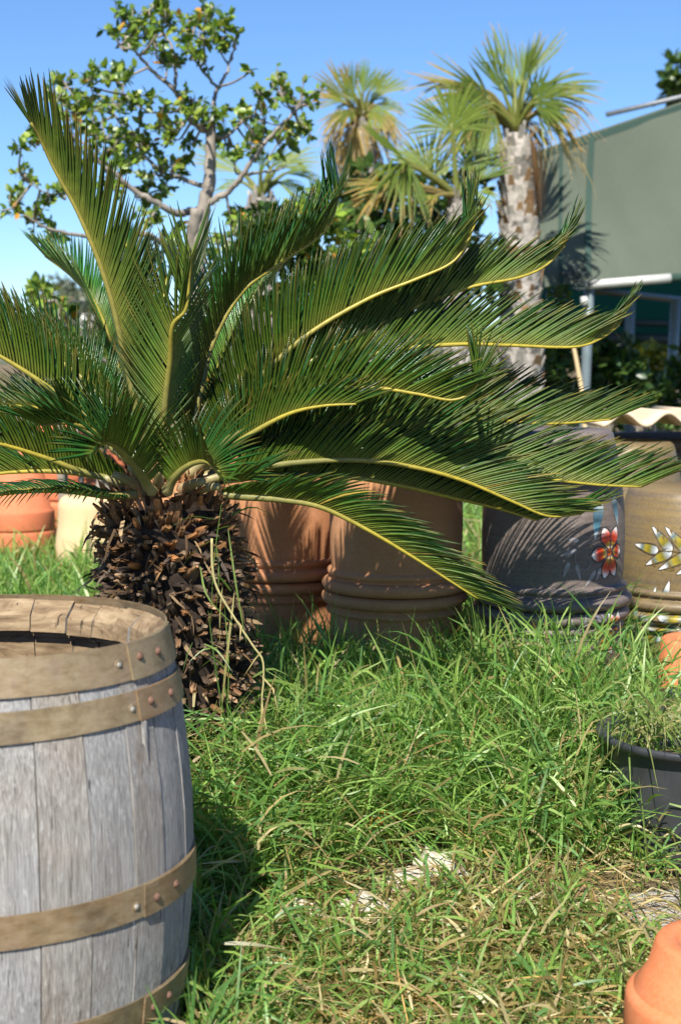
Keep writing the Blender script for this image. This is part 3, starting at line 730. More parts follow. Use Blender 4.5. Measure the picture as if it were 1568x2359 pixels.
# ------------------------------------------------------------------ pots
def pot_profile(rim, foot, h, wall=.016, belly=.0, ring2=True, ringr=.020):
    """outer profile from foot (z=0) to rim (z=h), then down the inside"""
    zs = np.linspace(0, 1, 15)
    out = [(foot * .0001, 0.0), (foot * .93, 0.0), (foot, .008)]
    for z in zs[1:-1]:
        out.append((foot + (rim - foot) * z ** .8 + belly * math.sin(math.pi * z), 
                    .008 + z * (h - .066 - .008)))
    z0 = h - .062; r = rim
    if ring2: out += [(r * .998, z0 - .004), (r * .999, z0), (r + ringr * .50, z0 + .003), (r + ringr * .62, z0 + .009), (r + ringr * .50, z0 + .016), (r + ringr * .12, z0 + .019), (r + ringr * .12, z0 + .024)]
    rz = (h - z0 - .026) / 2
    for k in range(9):
        a = -math.pi / 2 + math.pi * k / 8
        out.append((r + ringr * .2 + ringr * 1.1 * math.cos(a), h - rz + rz * math.sin(a)))
    out += [(r - wall, h - .004), (r - wall * 1.6, h * .9), (foot - wall, wall), (foot * .0001, wall)]
    return out

def surf_r(prof, z):
    """outer radius at height z"""
    o = []
    for r, zz in prof[1:]:
        if o and zz < o[-1][1] - 1e-6: break
        o.append((r, zz))
    o = np.array(o); return np.interp(z, o[:, 1], o[:, 0])

def pot(name, pos, prof, mat, label, group=None, inv=False, k=64, tilt=0, rz=0):
    h = max(z for r, z in prof)
    t = thing(name, pos, label, 'pot', group)
    V, Fc = lathe(prof, k)
    V[:, :2] *= (1 + .0015 * np.sin(2 * np.arctan2(V[:, 1], V[:, 0]) + pos[0] * 9))[:, None]
    if inv: V[:, 2] = h - V[:, 2]; Fc = [f[::-1] for f in Fc]
    o = link('body', mesh('body', V, Fc, M[mat]), t)
    t.rotation_euler = (tilt, 0, rz)
    return t, (lambda z: surf_r(prof, (h - z) if inv else z)), h

def decal(t, rad, th0, z0, ang, ln, wd, cols, name='petal', proud=.0008, mat='paint', bend=0.0, shape=.55, nu=12, nv=5):
    """a leaf-shaped patch of raised paint laid on a pot: from (th0,z0) in direction ang"""
    V = []; CC = []; cols = np.array(cols, float)
    for i in range(nu + 1):
        u = i / nu
        hw = wd * (math.sin(math.pi * min(1, max(0, u)) ** shape) ** .8 if 0 < u < 1 else .02)
        for j in range(nv + 1):
            v = (j / nv - .5) * 2
            a = ang + bend * u
            s = ln * u * math.cos(a) - hw * v * math.sin(ang + bend * u * 1.5); zz = z0 + ln * u * math.sin(a) + hw * v * math.cos(ang + bend * u * 1.5)
            r = float(rad(zz)) + proud 
            th = th0 + s / max(.05, r)
            V.append((r * math.cos(th), r * math.sin(th), zz))
            x = u * (len(cols) - 1); k = min(len(cols) - 2, int(x)); c = cols[k] * (1 - (x - k)) + cols[k + 1] * (x - k)
            CC.append(c * (1 + .12 * math.sin(v * 5 + u * 9)))
    Fc = [(i * (nv + 1) + j, (i + 1) * (nv + 1) + j, (i + 1) * (nv + 1) + j + 1, i * (nv + 1) + j + 1) for i in range(nu) for j in range(nv)]
    return link(name, mesh(name, V, Fc, M[mat], None, True, CC), t)

def groove(t, rad, pts, wd, col, name='incised_line'):
    """incised line with a raised burr along its edge, as a thin bead on the pot"""
    P = []
    for (th, z) in pts:
        r = float(rad(z)) + .0006; P.append((r * math.cos(th), r * math.sin(th), z))
    P, _ = spline(P, max(8, len(pts) * 4)); V, Fc = tube(P, np.full(len(P), wd), 5)
    return link(name, mesh(name, V, Fc, M['paint'], None, True, np.repeat([col], len(V), 0)), t)

RED, WHT, YLW, BLK, GRY = (.50, .035, .012), (.80, .78, .74), (.45, .24, .02), (.02, .022, .026), (.33, .31, .32)
def outline(t, rad, th0, z0, ang, ln, wd, col, w=.0011, bend=0.0, shape=.55):
    pts = []
    for sgn in (1, -1):
        us = np.linspace(0.02, .98, 9); us = us if sgn > 0 else us[::-1]
        for u in us:
            hw = (wd + .0035) * math.sin(math.pi * u ** shape) ** .8 * sgn; a = ang + bend * u
            s = (ln * u * 1.02) * math.cos(a) - hw * math.sin(ang + bend * u * 1.5); zz = z0 + ln * 1.02 * u * math.sin(a) + hw * math.cos(ang + bend * u * 1.5)
            pts.append((th0 + s / float(rad(zz)), zz))
    pts.append(pts[0])
    groove(t, rad, pts, w, col, 'petal_outline')

def ang_for(center, px, Y0, rad):
    """angle on a pot facing picture column px"""
    x = at(px, 1300, Y0 - rad * .8).x - center[0]
    s = max(-1, min(1, x / rad)); return -math.pi / 2 + math.asin(s)

def grey_flower(t, rad, th0, zc, s=1.0, flip=1):
    for a, ln, wd, k in ((112, .062, .0165, 0), (185, .056, .018, 1), (255, .062, .0155, 2), (292, .062, .0145, 3), (0, .045, .016, 4), (66, .062, .0155, 5)):
        an = R(a) * flip
        decal(t, rad, th0 + .008 * math.cos(an) / rad(zc), zc + .008 * math.sin(an), an, ln * s, wd * s, [WHT, (.6, .4, .15), YLW, RED, RED, RED, (.7, .3, .25), WHT, WHT], shape=1.25)
        outline(t, rad, th0 + .008 * math.cos(an) / rad(zc), zc + .008 * math.sin(an), an, ln * s, wd * s, BLK, shape=1.25)
    decal(t, rad, th0 - .012 / rad(zc), zc, 0, .024, .010, [RED, (.55, .12, .02), RED], 'flower_centre', .0014)
    for (dx, dz, a, ln) in ((-.105, .012, 200, .045), (-.10, .035, 170, .035), (-.125, -.02, 250, .042), (-.105, -.025, 285, .045), (-.05, -.045, 235, .05), (-.032, -.04, 245, .035)):
        decal(t, rad, th0 + dx * s / rad(zc), zc + dz * s * flip, R(a) * flip, ln * s, .006 * s, [GRY, (.22, .20, .21), GRY], 'leaf_stroke', .0012)
    groove(t, rad, [(th0 + x * s / rad(zc), zc + z * s * flip) for x, z in ((-.05, .02), (-.08, .028), (-.105, .01), (-.11, -.018), (-.09, -.04), (-.072, -.036), (-.07, -.022))], .0022, (.20, .165, .15))

def leaf_spray(t, rad, th0, z0, a0, ln, s=1.0):
    """painted branch of pale leaves"""
    ca, sa = math.cos(a0), math.sin(a0)
    groove(t, rad, [(th0 + ca * u * ln / rad(z0), z0 + sa * u * ln + .012 * math.sin(u * 3)) for u in np.linspace(0, 1, 6)], .0018, (.10, .07, .02))
    for k, u in enumerate((.12, .42, .74, 1.0)):
        for sg in (1, -1):
            if u == 1.0 and sg < 0: continue
            a = a0 + sg * R(38) * (u < 1); l = (.105 - .03 * abs(u - .4)) * s
            th = th0 + ca * u * ln / rad(z0); zz = z0 + sa * u * ln + .012 * math.sin(u * 3)
            decal(t, rad, th, zz, a, l, .0125 * s, [WHT, (.30, .34, .36), (.17, .15, .02), (.32, .25, .02), (.10, .16, .17), WHT, WHT], 'painted_leaf')
            outline(t, rad, th, zz, a, l, .0125 * s, BLK, .0009)
            decal(t, rad, th + sg * .05 / rad(zz), zz - .05 * s, a + sg * .3, .028, .005, [(.12, .085, .03), (.2, .14, .05)], 'leaf_stroke', .001)

def pots():
    G = 'big pots stacked rim to rim behind the grass'
    def stack(cx, Y, ring_px, top_px, rim, foot, mat, lab_lo, lab_up, belly=.012, mat2=None):
        ppm = F / Y
        zr = CAM_H - (ring_px - 800) / ppm; zt = CAM_H - (top_px - 800) / ppm
        c = at(cx, ring_px, Y); x = c.x
        p1 = pot_profile(rim, foot, zr - .002, belly=belly); p2 = pot_profile(rim * 1.01, foot * 1.03, zt - zr, belly=belly)
        lo = pot('terracotta_pot', (x, Y, .002), p1, mat, lab_lo, G, False)
        up = pot('terracotta_pot', (x + .004, Y - .004, zr + .0012), p2, mat2 or mat, lab_up, G, True)
        return (x, Y), lo, up
    stack(640, 4.42, 1322, 955, .190, .150, 'terra', 'brown terracotta pot standing upright beside the cycad trunk, under another', 'brown terracotta pot upside down beside the cycad trunk, behind the fronds', .014)
    stack(908, 4.15, 1358, 965, .176, .140, 'terra2', 'tan terracotta pot standing upright in grass, between brown and grey pots', 'tan terracotta pot upside down between brown and grey pots, speckled with sunlight', .016)
    ctr, lo, up = stack(1266, 4.05, 1388, 988, .185, .150, 'grey', 'dark grey glazed pot upright in grass, under the flower-painted one', 'dark grey glazed pot upside down, painted with a large red flower', .014)
    t, rad, h = up
    th = ang_for(ctr, 1393, 4.05, .18); zc = CAM_H - (1268 - 800) * (4.05 - .11) / F - t.location.z
    grey_flower(t, rad, th, zc, 1.0)
    decal(t, rad, th - .035 / .18, zc + .135, R(-100), .10, .016, [WHT, (.1, .2, .26), (.02, .05, .07), (.1, .25, .32), WHT], 'painted_leaf')
    decal(t, rad, th + .02 / .18, zc + .15, R(-80), .085, .013, [(.35, .4, .42), (.02, .05, .07), (.1, .2, .25), (.4, .45, .45)], 'painted_leaf')
    # maker's scrawl scratched into the glaze
    ths = ang_for(ctr, 1215, 4.05, .18); zs = CAM_H - (1306 - 800) * (4.05 - .17) / F - t.location.z
    pts = [(ths + (.0035 * i) / .18, zs + .0055 * math.sin(i * 2.1) * (1.3 if i in (0, 1, 13, 14) else .7) - .0006 * i) for i in range(19)]
    groove(t, rad, pts, .0009, (.25, .17, .14), 'signature')
    t, rad, h = lo
    zc2 = CAM_H - (1462 - 800) * (4.05 - .11) / F
    grey_flower(t, rad, ang_for(ctr, 1395, 4.05, .18), zc2, .85, -1)
    ctr, lo, up = stack(1578, 4.62, 1391, 1120, .214, .180, 'yellow', 'ochre pot upright at right edge, leaf sprays painted, behind small orange pot', 'ochre pot upside down at right edge, painted with white leaf spray', .012)
    t, rad, h = up
    zc = CAM_H - (1290 - 800) * (4.62 - .19) / F - t.location.z
    leaf_spray(t, rad, ang_for(ctr, 1625, 4.62, .21), zc - .0, R(172), .16, 1.0)
    for dx, dz in ((-.11, .07), (-.09, .09), (-.075, .06), (-.06, .10), (-.12, .045), (-.13, .09)):
        decal(t, rad, ang_for(ctr, 1600, 4.62, .21) + dx / .21, zc + dz, R(-35 + dx * 300), .02, .0035, [(.12, .085, .03), (.2, .14, .05)], 'leaf_stroke', .001)
    t, rad, h = lo
    z2 = CAM_H - (1450 - 800) * (4.62 - .19) / F
    leaf_spray(t, rad, ang_for(ctr, 1470, 4.62, .21), z2 - .055, R(38), .17, 1.15)
    # another ochre stack behind
    c = at(1436, 1010, 5.15); zt = c.z - .01
    p = pot_profile(.205, .165, zt * .5, belly=.01)
    pot('terracotta_pot', (c.x, 5.15, 0), p, 'yellow', 'plain ochre pot at the back, under the one below the corrugated sheet', G)
    pot('terracotta_pot', (c.x, 5.15, zt * .5 + .001), p, 'yellow', 'plain ochre pot upside down at the back, just below the corrugated sheet', G, True)
pots()

def rim_pot(name, pos, r_rim, r_foot, h, rimh, mat, label, group=None, inv=True, tilt=0, wall=.008, step=None):
    prof = [(.0001, .012), (r_foot * .62, .012), (r_foot * .66, .0), (r_foot * .95, 0), (r_foot, .006), (r_rim - (step or wall * 1.1), h - rimh), (r_rim - (step or wall) * .35, h - rimh + .004), (r_rim - (step or wall) * .08, h - rimh + .009), (r_rim, h - rimh + .018), (r_rim + .002, h - .006), (r_rim, h), (r_rim - wall, h), (r_rim - wall * 1.6, h - rimh), (r_foot - wall, wall + .012), (.0001, wall + .012)]
    pr = [(0.0001, .012)] + prof[1:]
    return pot(name, pos, pr, mat, label, group, inv, 56, tilt)

# small pots on the right
c = at(1663, 2166, 2.2)
rim_pot('flower_pot', (c.x, 2.2, c.z - .155), .143, .100, .155, .080, 'orange', 'bright orange clay pot upside down in the bottom right corner', None, True, 0, .008, .025)
rim_pot('flower_pot', (c.x, 2.2, .004), .138, .084, c.z - .02, .06, 'orange', 'orange clay pot nested under the one in the bottom right corner', None)
c = at(1616, 1470, 4.0)
rim_pot('flower_pot', (c.x, 4.0, 0), .132, .108, c.z, .07, 'orange', 'small orange pot upside down in front of the ochre pots', None)

def nursery_pot(cx, y_rim, Y, r, label):
    c = at(cx, y_rim, Y); h = c.z
    t = thing('nursery_pot', (c.x, Y, 0.0), label, 'pot')
    prof = [(.0001, .01), (r * .76, .0), (r * .78, .01), (r * .80, h * .3), (r * .835, h * .6), (r * .87, h - .030), (r * .875, h - .022), (r * .97, h - .02), (r * .995, h - .012), (r, h - .005), (r * .985, h), (r * .93, h - .002), (r * .865, h - .012), (r * .78, h * .5), (r * .74, .03), (.0001, .03)]
    V, Fc = lathe(prof, 64)
    link('body', mesh('body', V, Fc, M['blackpl']), t)
    b = MB(); rr = r * .81
    b.lathe([(rr * .0001, h * .70), (rr * .4, h * .71), (rr * .8, h * .69), (rr, h * .68)], 40); b.build('soil', M['soil'], t)
    for th in (-math.pi / 2 - .40, -math.pi / 2 + .5):
        b = MB(); b.tube([((r * (.77 + .09 * k / 4) + .001) * math.cos(th), (r * (.77 + .09 * k / 4) + .001) * math.sin(th), .02 + (h - .06) * k / 4) for k in range(5)], .0028, 6); b.build('mould_seam', M['blackpl'], t)
    return t
nursery_pot(1612, 1680, 3.2, .222, 'large black plastic nursery pot at right edge, grass leaning over its rim')
nursery_pot(1640, 1622, 3.66, .20, 'black plastic pot between the large black pot and small orange pot')

# corrugated sheet lying over the pots at the back
def sheet():
    Y0 = 5.05; c = at(1500, 975, Y0); per = 101 * Y0 / F; amp = .021
    xs = np.linspace(at(1388, 960, Y0).x, at(1388, 960, Y0).x + per * 4.2, 97); ys = np.array([Y0, Y0 + .2, Y0 + .5, Y0 + .9])
    zt = c.z
    V = []; 
    for lay in (0, -.014):
        for y in ys:
            for x in xs: V.append((x, y, zt + .022 + amp * math.cos((x - at(1438, 960, Y0).x) / per * 2 * math.pi) + lay + (y - Y0) * -.02))
    n = len(xs); m = len(ys); q = n * m
    Fc = [(j * n + i, j * n + i + 1, (j + 1) * n + i + 1, (j + 1) * n + i) for j in range(m - 1) for i in range(n - 1)]
    Fc += [tuple(q + k for k in f[::-1]) for f in Fc]
    Fc += [(i + 1, i, q + i, q + i + 1) for i in range(n - 1)] + [((m - 1) * n + i, (m - 1) * n + i + 1, q + (m - 1) * n + i + 1, q + (m - 1) * n + i) for i in range(n - 1)]
    Fc += [(j * n, (j + 1) * n, q + (j + 1) * n, q + j * n) for j in range(m - 1)] + [((j + 1) * n + n - 1, j * n + n - 1, q + j * n + n - 1, q + (j + 1) * n + n - 1) for j in range(m - 1)]
    o = link('corrugated_sheet', mesh('corrugated_sheet', V, Fc, M['tile'])); tag(o, 'cream corrugated roofing sheet lying over the pots at right edge', 'roofing sheet')
sheet()
# dark pots that carry the sheet, seen only as a dark gap
c = at(1560, 1000, 5.6)
pot('terracotta_pot', (c.x, 5.75, 0), pot_profile(.26, .22, c.z - .012, belly=.01), 'grey', 'big dark pot in the gap under the corrugated sheet', 'big pots stacked rim to rim behind the grass')
# orange pots and stone urn at the left, behind the barrel
def left_pots():
    Y = 7.4; m_ = Y / F
    G = 'orange pots stacked upside down at left'
    pz = CAM_H - (1312 - 800) * m_
    pt = thing('pallet', (at(20, 1310, Y).x, Y, 0), 'weathered grey wooden pallet under the orange pots at left', 'pallet')
    for k in range(7):
        b = MB(); b.box((0, -.36 + k * .12, pz - .012), (.62, .045, .011)); b.build('board', M['oldwood'], pt)
    for k in (-.5, 0, .5):
        b = MB(); b.box((k, 0, (pz - .024) / 2), (.05, .42, max(.02, (pz - .024) / 2))); b.build('block', M['oldwood'], pt)
    # nested stack: three rims showing below one body
    x = at(45, 1250, Y).x; rr = 88 * m_
    zz = pz; pitch = 48 * m_
    names = ['bottom rim of the orange pot stack on the pallet at left', 'middle rim of the orange pot stack on the pallet at left', 'topmost orange pot on the pallet at left, upside down']
    for k in range(3):
        R_ = rr * (1.0 - .03 * k); hh = .34
        rim_pot('stacked_pot', (x, Y, zz), R_, R_ * .66, hh, pitch * .96, 'orange2', names[k], G, True, 0, .014); zz += pitch
    x2 = at(150, 1200, 8.1).x; m2 = 8.1 / F; z0 = CAM_H - (1290 - 800) * m2 * .98
    b = MB(); b.box((x2 - .05, 8.1, z0 / 2 - .005), (.3, .3, z0 / 2 - .005)); o = b.build('pallet', M['oldwood']); tag(o, 'low wooden block under the rear orange pots', 'pallet')
    labs = ['rear orange pot rim lowest beside the cream urn', 'rear orange pot rim second from bottom beside the cream urn', 'rear orange pot rim third from bottom beside the cream urn', 'rear orange pot rim fourth from bottom beside the cream urn', 'rear orange pot topmost beside the cream urn']
    zz = z0
    for k in range(5):
        rim_pot('stacked_pot', (x2 + .01 * (k % 2), 8.1, zz), .20 - .006 * k, .13, .30, .09, 'orange2', labs[k], G, True, 0, .012); zz += 45 * m2
    # tall orange pot further back that shows between the low fronds
    for px, Yb, top, rr_, lab in ((215, 9.2, 1035, .26, 'tall orange pot far back between the left fronds and trunk'), (60, 9.4, 1045, .28, 'tall orange pot far back above the pot stacks at left'), (-60, 8.6, 1080, .26, 'tall orange pot far back at the left border')):
        c = at(px, top, Yb)
        rim_pot('tall_pot', (c.x, Yb, 0), rr_, rr_ * .8, c.z, .10, 'orange2', lab, None, True, 0, .015)
    # cream urn
    Yu = 7.0; c = at(205, 1140, Yu); mu = Yu / F; h = c.z
    t = thing('stone_urn', (c.x, Yu, 0), 'cream stone urn behind the cycad trunk at left', 'urn')
    prof = [(.0001, 0), (.16, 0), (.155, .02), (76 * mu, h * .25), (79 * mu, h * .40), (76 * mu, h * .55), (72 * mu, h * .68), (71 * mu, h * .82), (70 * mu, h * .90), (64 * mu, h * .965), (54 * mu, h), (40 * mu, h), (38 * mu, h * .7), (.0001, h * .7)]
    P, _ = spline([(r, 0, z) for r, z in prof[2:11]], 40)
    prof = prof[:2] + [(max(.001, a[0]), a[2]) for a in P] + prof[11:]
    V, Fc = lathe(prof, 48); link('body', mesh('body', V, Fc, M['cream']), t)
left_pots()
# pale things glimpsed behind the right-hand fronds
c = at(905, 925, 6.4)
b = MB(); b.box((c.x, 6.4, c.z / 2), (.022, .022, c.z / 2 + .06)); tag(b.build('stake', M['cream']), 'pale wooden stake behind the right-hand fronds', 'stake')
c = at(890, 955, 5.6)
pot('terracotta_pot', (c.x, 5.6, 0), pot_profile(.15, .125, c.z, belly=.01), 'orange2', 'orange pot behind the brown pots, glimpsed between fronds', 'big pots stacked rim to rim behind the grass')
b = MB(); P, _ = spline([at(1312, 760, 9.6), at(1330, 850, 9.6), at(1345, 960, 9.6), Vector((at(1352, 1000, 9.6).x, 9.6, 0))], 14); b.tube(P, np.linspace(.012, .022, 14), 8)
tag(b.build('cane', M['cream']), 'bare pale cane leaning left of the grey pole', 'cane')

# ------------------------------------------------------------------ wine barrel
def barrel():
    Yb = 2.31; c = at(-45, 1458, Yb); H = c.z + .006
    t = thing('wine_barrel', (c.x, Yb, 0), 'weathered grey oak barrel with rusty hoops and open top', 'barrel')
    r_t, r_b, zb = .285, .3225, H * .5
    def rad(z): return r_b - (r_b - r_t) * ((z - zb) / zb) ** 2
    ns = 27; th = -math.pi / 2 + .05; widths = rng.uniform(.8, 1.22, ns); widths *= 2 * math.pi / widths.sum()
    for k in range(ns):
        w_ = widths[k]; a0, a1 = th + .0034, th + w_ - .0034; th += w_
        top = H + random.uniform(-.005, .003); tk = random.uniform(.026, .031); ro = random.uniform(-.0012, .0016)
        zs = np.concatenate([np.linspace(.0, H * .8, 9), [H * .9, top - .004]])
        prof = [(rad(z) + ro, z) for z in zs] + [(rad(top) + ro - .003, top), (rad(top) - tk * .45, top - .008), (rad(top) - tk * 1.05, top - .024), (rad(top) - tk * 1.2, top - .050), (rad(top) - tk * .75, top - .052), (rad(top) - tk * .75, top - .060), (rad(H * .85) - tk * 1.12, top - .062), (rad(H * .6) - tk, H * .6), (rad(H * .3) - tk, H * .3), (r_t - tk, 0)]
        no = len(zs); V = []; na = 4
        for j in range(na):
            a = a0 + (a1 - a0) * j / (na - 1); am = (a0 + a1) / 2
            for i, (r, z) in enumerate(prof):
                flat = 1 + .35 * (1 / max(.97, math.cos(a - am)) - 1)
                V.append((r * flat * math.cos(a) + rng.normal(0, .0003), r * flat * math.sin(a) + rng.normal(0, .0003), z))
        n = len(prof); Fc = []; mi = []
        for j in range(na - 1):
            for i in range(n):
                i2 = (i + 1) % n; Fc.append((j * n + i, (j + 1) * n + i, (j + 1) * n + i2, j * n + i2)); mi.append(1 if i >= no else 0)
        Fc.append(list(range(n))[::-1]); mi.append(0); Fc.append([(na - 1) * n + i for i in range(n)]); mi.append(0)
        fr = [[f[0], f[3], f[2], f[1]] if len(f) == 4 else f[::-1] for f in Fc]
        fr = [f[::-1] for f in fr]
        o = link('stave', mesh('stave', V, fr, [M['stave'], M['cut']], mi, False), t)
    # wooden bottom deep inside
    b = MB(); b.lathe([(.0001, .06), (.15, .062), (.272, .06)], 40); b.build('bottom', M['cut'], t)
    # hoops: (z low, z high, seam column angle)
    def hoop(z0, z1, seam, rivets, screw, top=False):
        ho = thing  # noqa
        k = 96; V = []
        zz = np.linspace(z0, z1, 4); rr = np.linspace(rad(z0) + .0042, rad(z1) + .0036, 4)
        prof = [(r, z) for r, z in zip(rr, zz)] + [(r - .0028, z) for r, z in zip(rr[::-1], zz[::-1])]
        ths = np.linspace(seam, seam + 2 * math.pi, k + 1)
        n = len(prof)
        for j, a in enumerate(ths):
            lift = 0
            for i, (r, z) in enumerate(prof):
                V.append(((r + lift) * math.cos(a), (r + lift) * math.sin(a), z + .0012 * math.sin(a * 3 + z0 * 40)))
        Fc = [(j * n + i, (j + 1) * n + i, (j + 1) * n + (i + 1) % n, j * n + (i + 1) % n) for j in range(k) for i in range(n)]
        hp = link('hoop', mesh('hoop', V, [f[::-1] for f in Fc], M['hoop'], None, False), t)
        # overlapping end of the band
        V = []; kk = 14; ov = np.linspace(seam, seam + .62, kk)
        for a in ov:
            for i, (r, z) in enumerate(prof): V.append(((r + .0030) * math.cos(a), (r + .0030) * math.sin(a), z + .0012 * math.sin(a * 3 + z0 * 40) - .0006))
        Fc = [(j * n + i, (j + 1) * n + i, (j + 1) * n + (i + 1) % n, j * n + (i + 1) % n) for j in range(kk - 1) for i in range(n)] + [list(range(n)), [(kk - 1) * n + i for i in range(n)][::-1]]
        link('lap_joint', mesh('lap_joint', V, [list(f)[::-1] for f in Fc], M['hoop'], None, False), hp)
        def stud(a, z, r, hgt, mat, name, lift):
            rr_ = np.interp(z, zz, rr) + lift; o_ = np.array([math.cos(a), math.sin(a), 0]); s_ = np.array([-math.sin(a), math.cos(a), 0]); u_ = np.array([0, 0, 1.])
            V = []; kq = 14
            for q_ in range(5):
                f = q_ / 4 * math.pi / 2
                for j in range(kq):
                    b_ = j * 2 * math.pi / kq; V.append(u_ * z + o_ * (rr_ - .001 + hgt * math.sin(f)) + (s_ * math.cos(b_) + u_ * math.sin(b_)) * r * max(.02, math.cos(f)))
            Fc = [(q_ * kq + j, q_ * kq + (j + 1) % kq, (q_ + 1) * kq + (j + 1) % kq, (q_ + 1) * kq + j) for q_ in range(4) for j in range(kq)]
            return link(name, mesh(name, V, Fc, mat), hp)
        for a, f in rivets: stud(a, z0 + (z1 - z0) * f, .0066, .0058, M['rivet'], 'rivet', .0032)
        for a, f in screw:
            stud(a, z0 + (z1 - z0) * f, .0085, .0022, M['hoop'], 'washer', .0002); stud(a, z0 + (z1 - z0) * f, .0052, .0042, M['screw'], 'screw', .0004)
    def A(px, r_=.292):
        best = min(np.linspace(-.2, 1.5, 900), key=lambda q: abs(784 + (c.x + r_ * math.sin(q)) / (Yb - r_ * math.cos(q)) * F - px))
        return -math.pi / 2 + float(best)
    hoop(H - .044, H + .009, A(289), [(A(311), .55), (A(352), .5)], [(A(265), .45)], True)
    hoop(H - .105, H - .062, A(292), [(A(318), .55), (A(362), .5)], [(A(279), .45)])
    Ab = lambda px: A(px, .327)
    hoop(zb - .055, zb - .012 + .005, Ab(318), [(Ab(345), .45), (Ab(390), .5)], [(Ab(300), .4)])
    hoop(.105, .150, Ab(330), [(Ab(352), .5), (Ab(390), .5)], [])
    hoop(.012, .058, Ab(330), [(Ab(352), .5), (Ab(390), .5)], [])
    # splintered flake of wood under the second hoop
    b = MB(); a = A(293); z = H - .125
    for k in range(5):
        aa = a + .004 * k; r0 = rad(z) + .003
        b.add([(r0 * math.cos(aa), r0 * math.sin(aa), z + .02), ((r0 + .002) * math.cos(aa + .012), (r0 + .002) * math.sin(aa + .012), z + .018), ((r0 + .006) * math.cos(aa + .008), (r0 + .006) * math.sin(aa + .008), z - .02 - .006 * k), ((r0 + .001) * math.cos(aa - .004), (r0 + .001) * math.sin(aa - .004), z - .012)], [(0, 1, 2, 3), (3, 2, 1, 0)])
    b.build('splinter', M['stave'], t, False)
barrel()
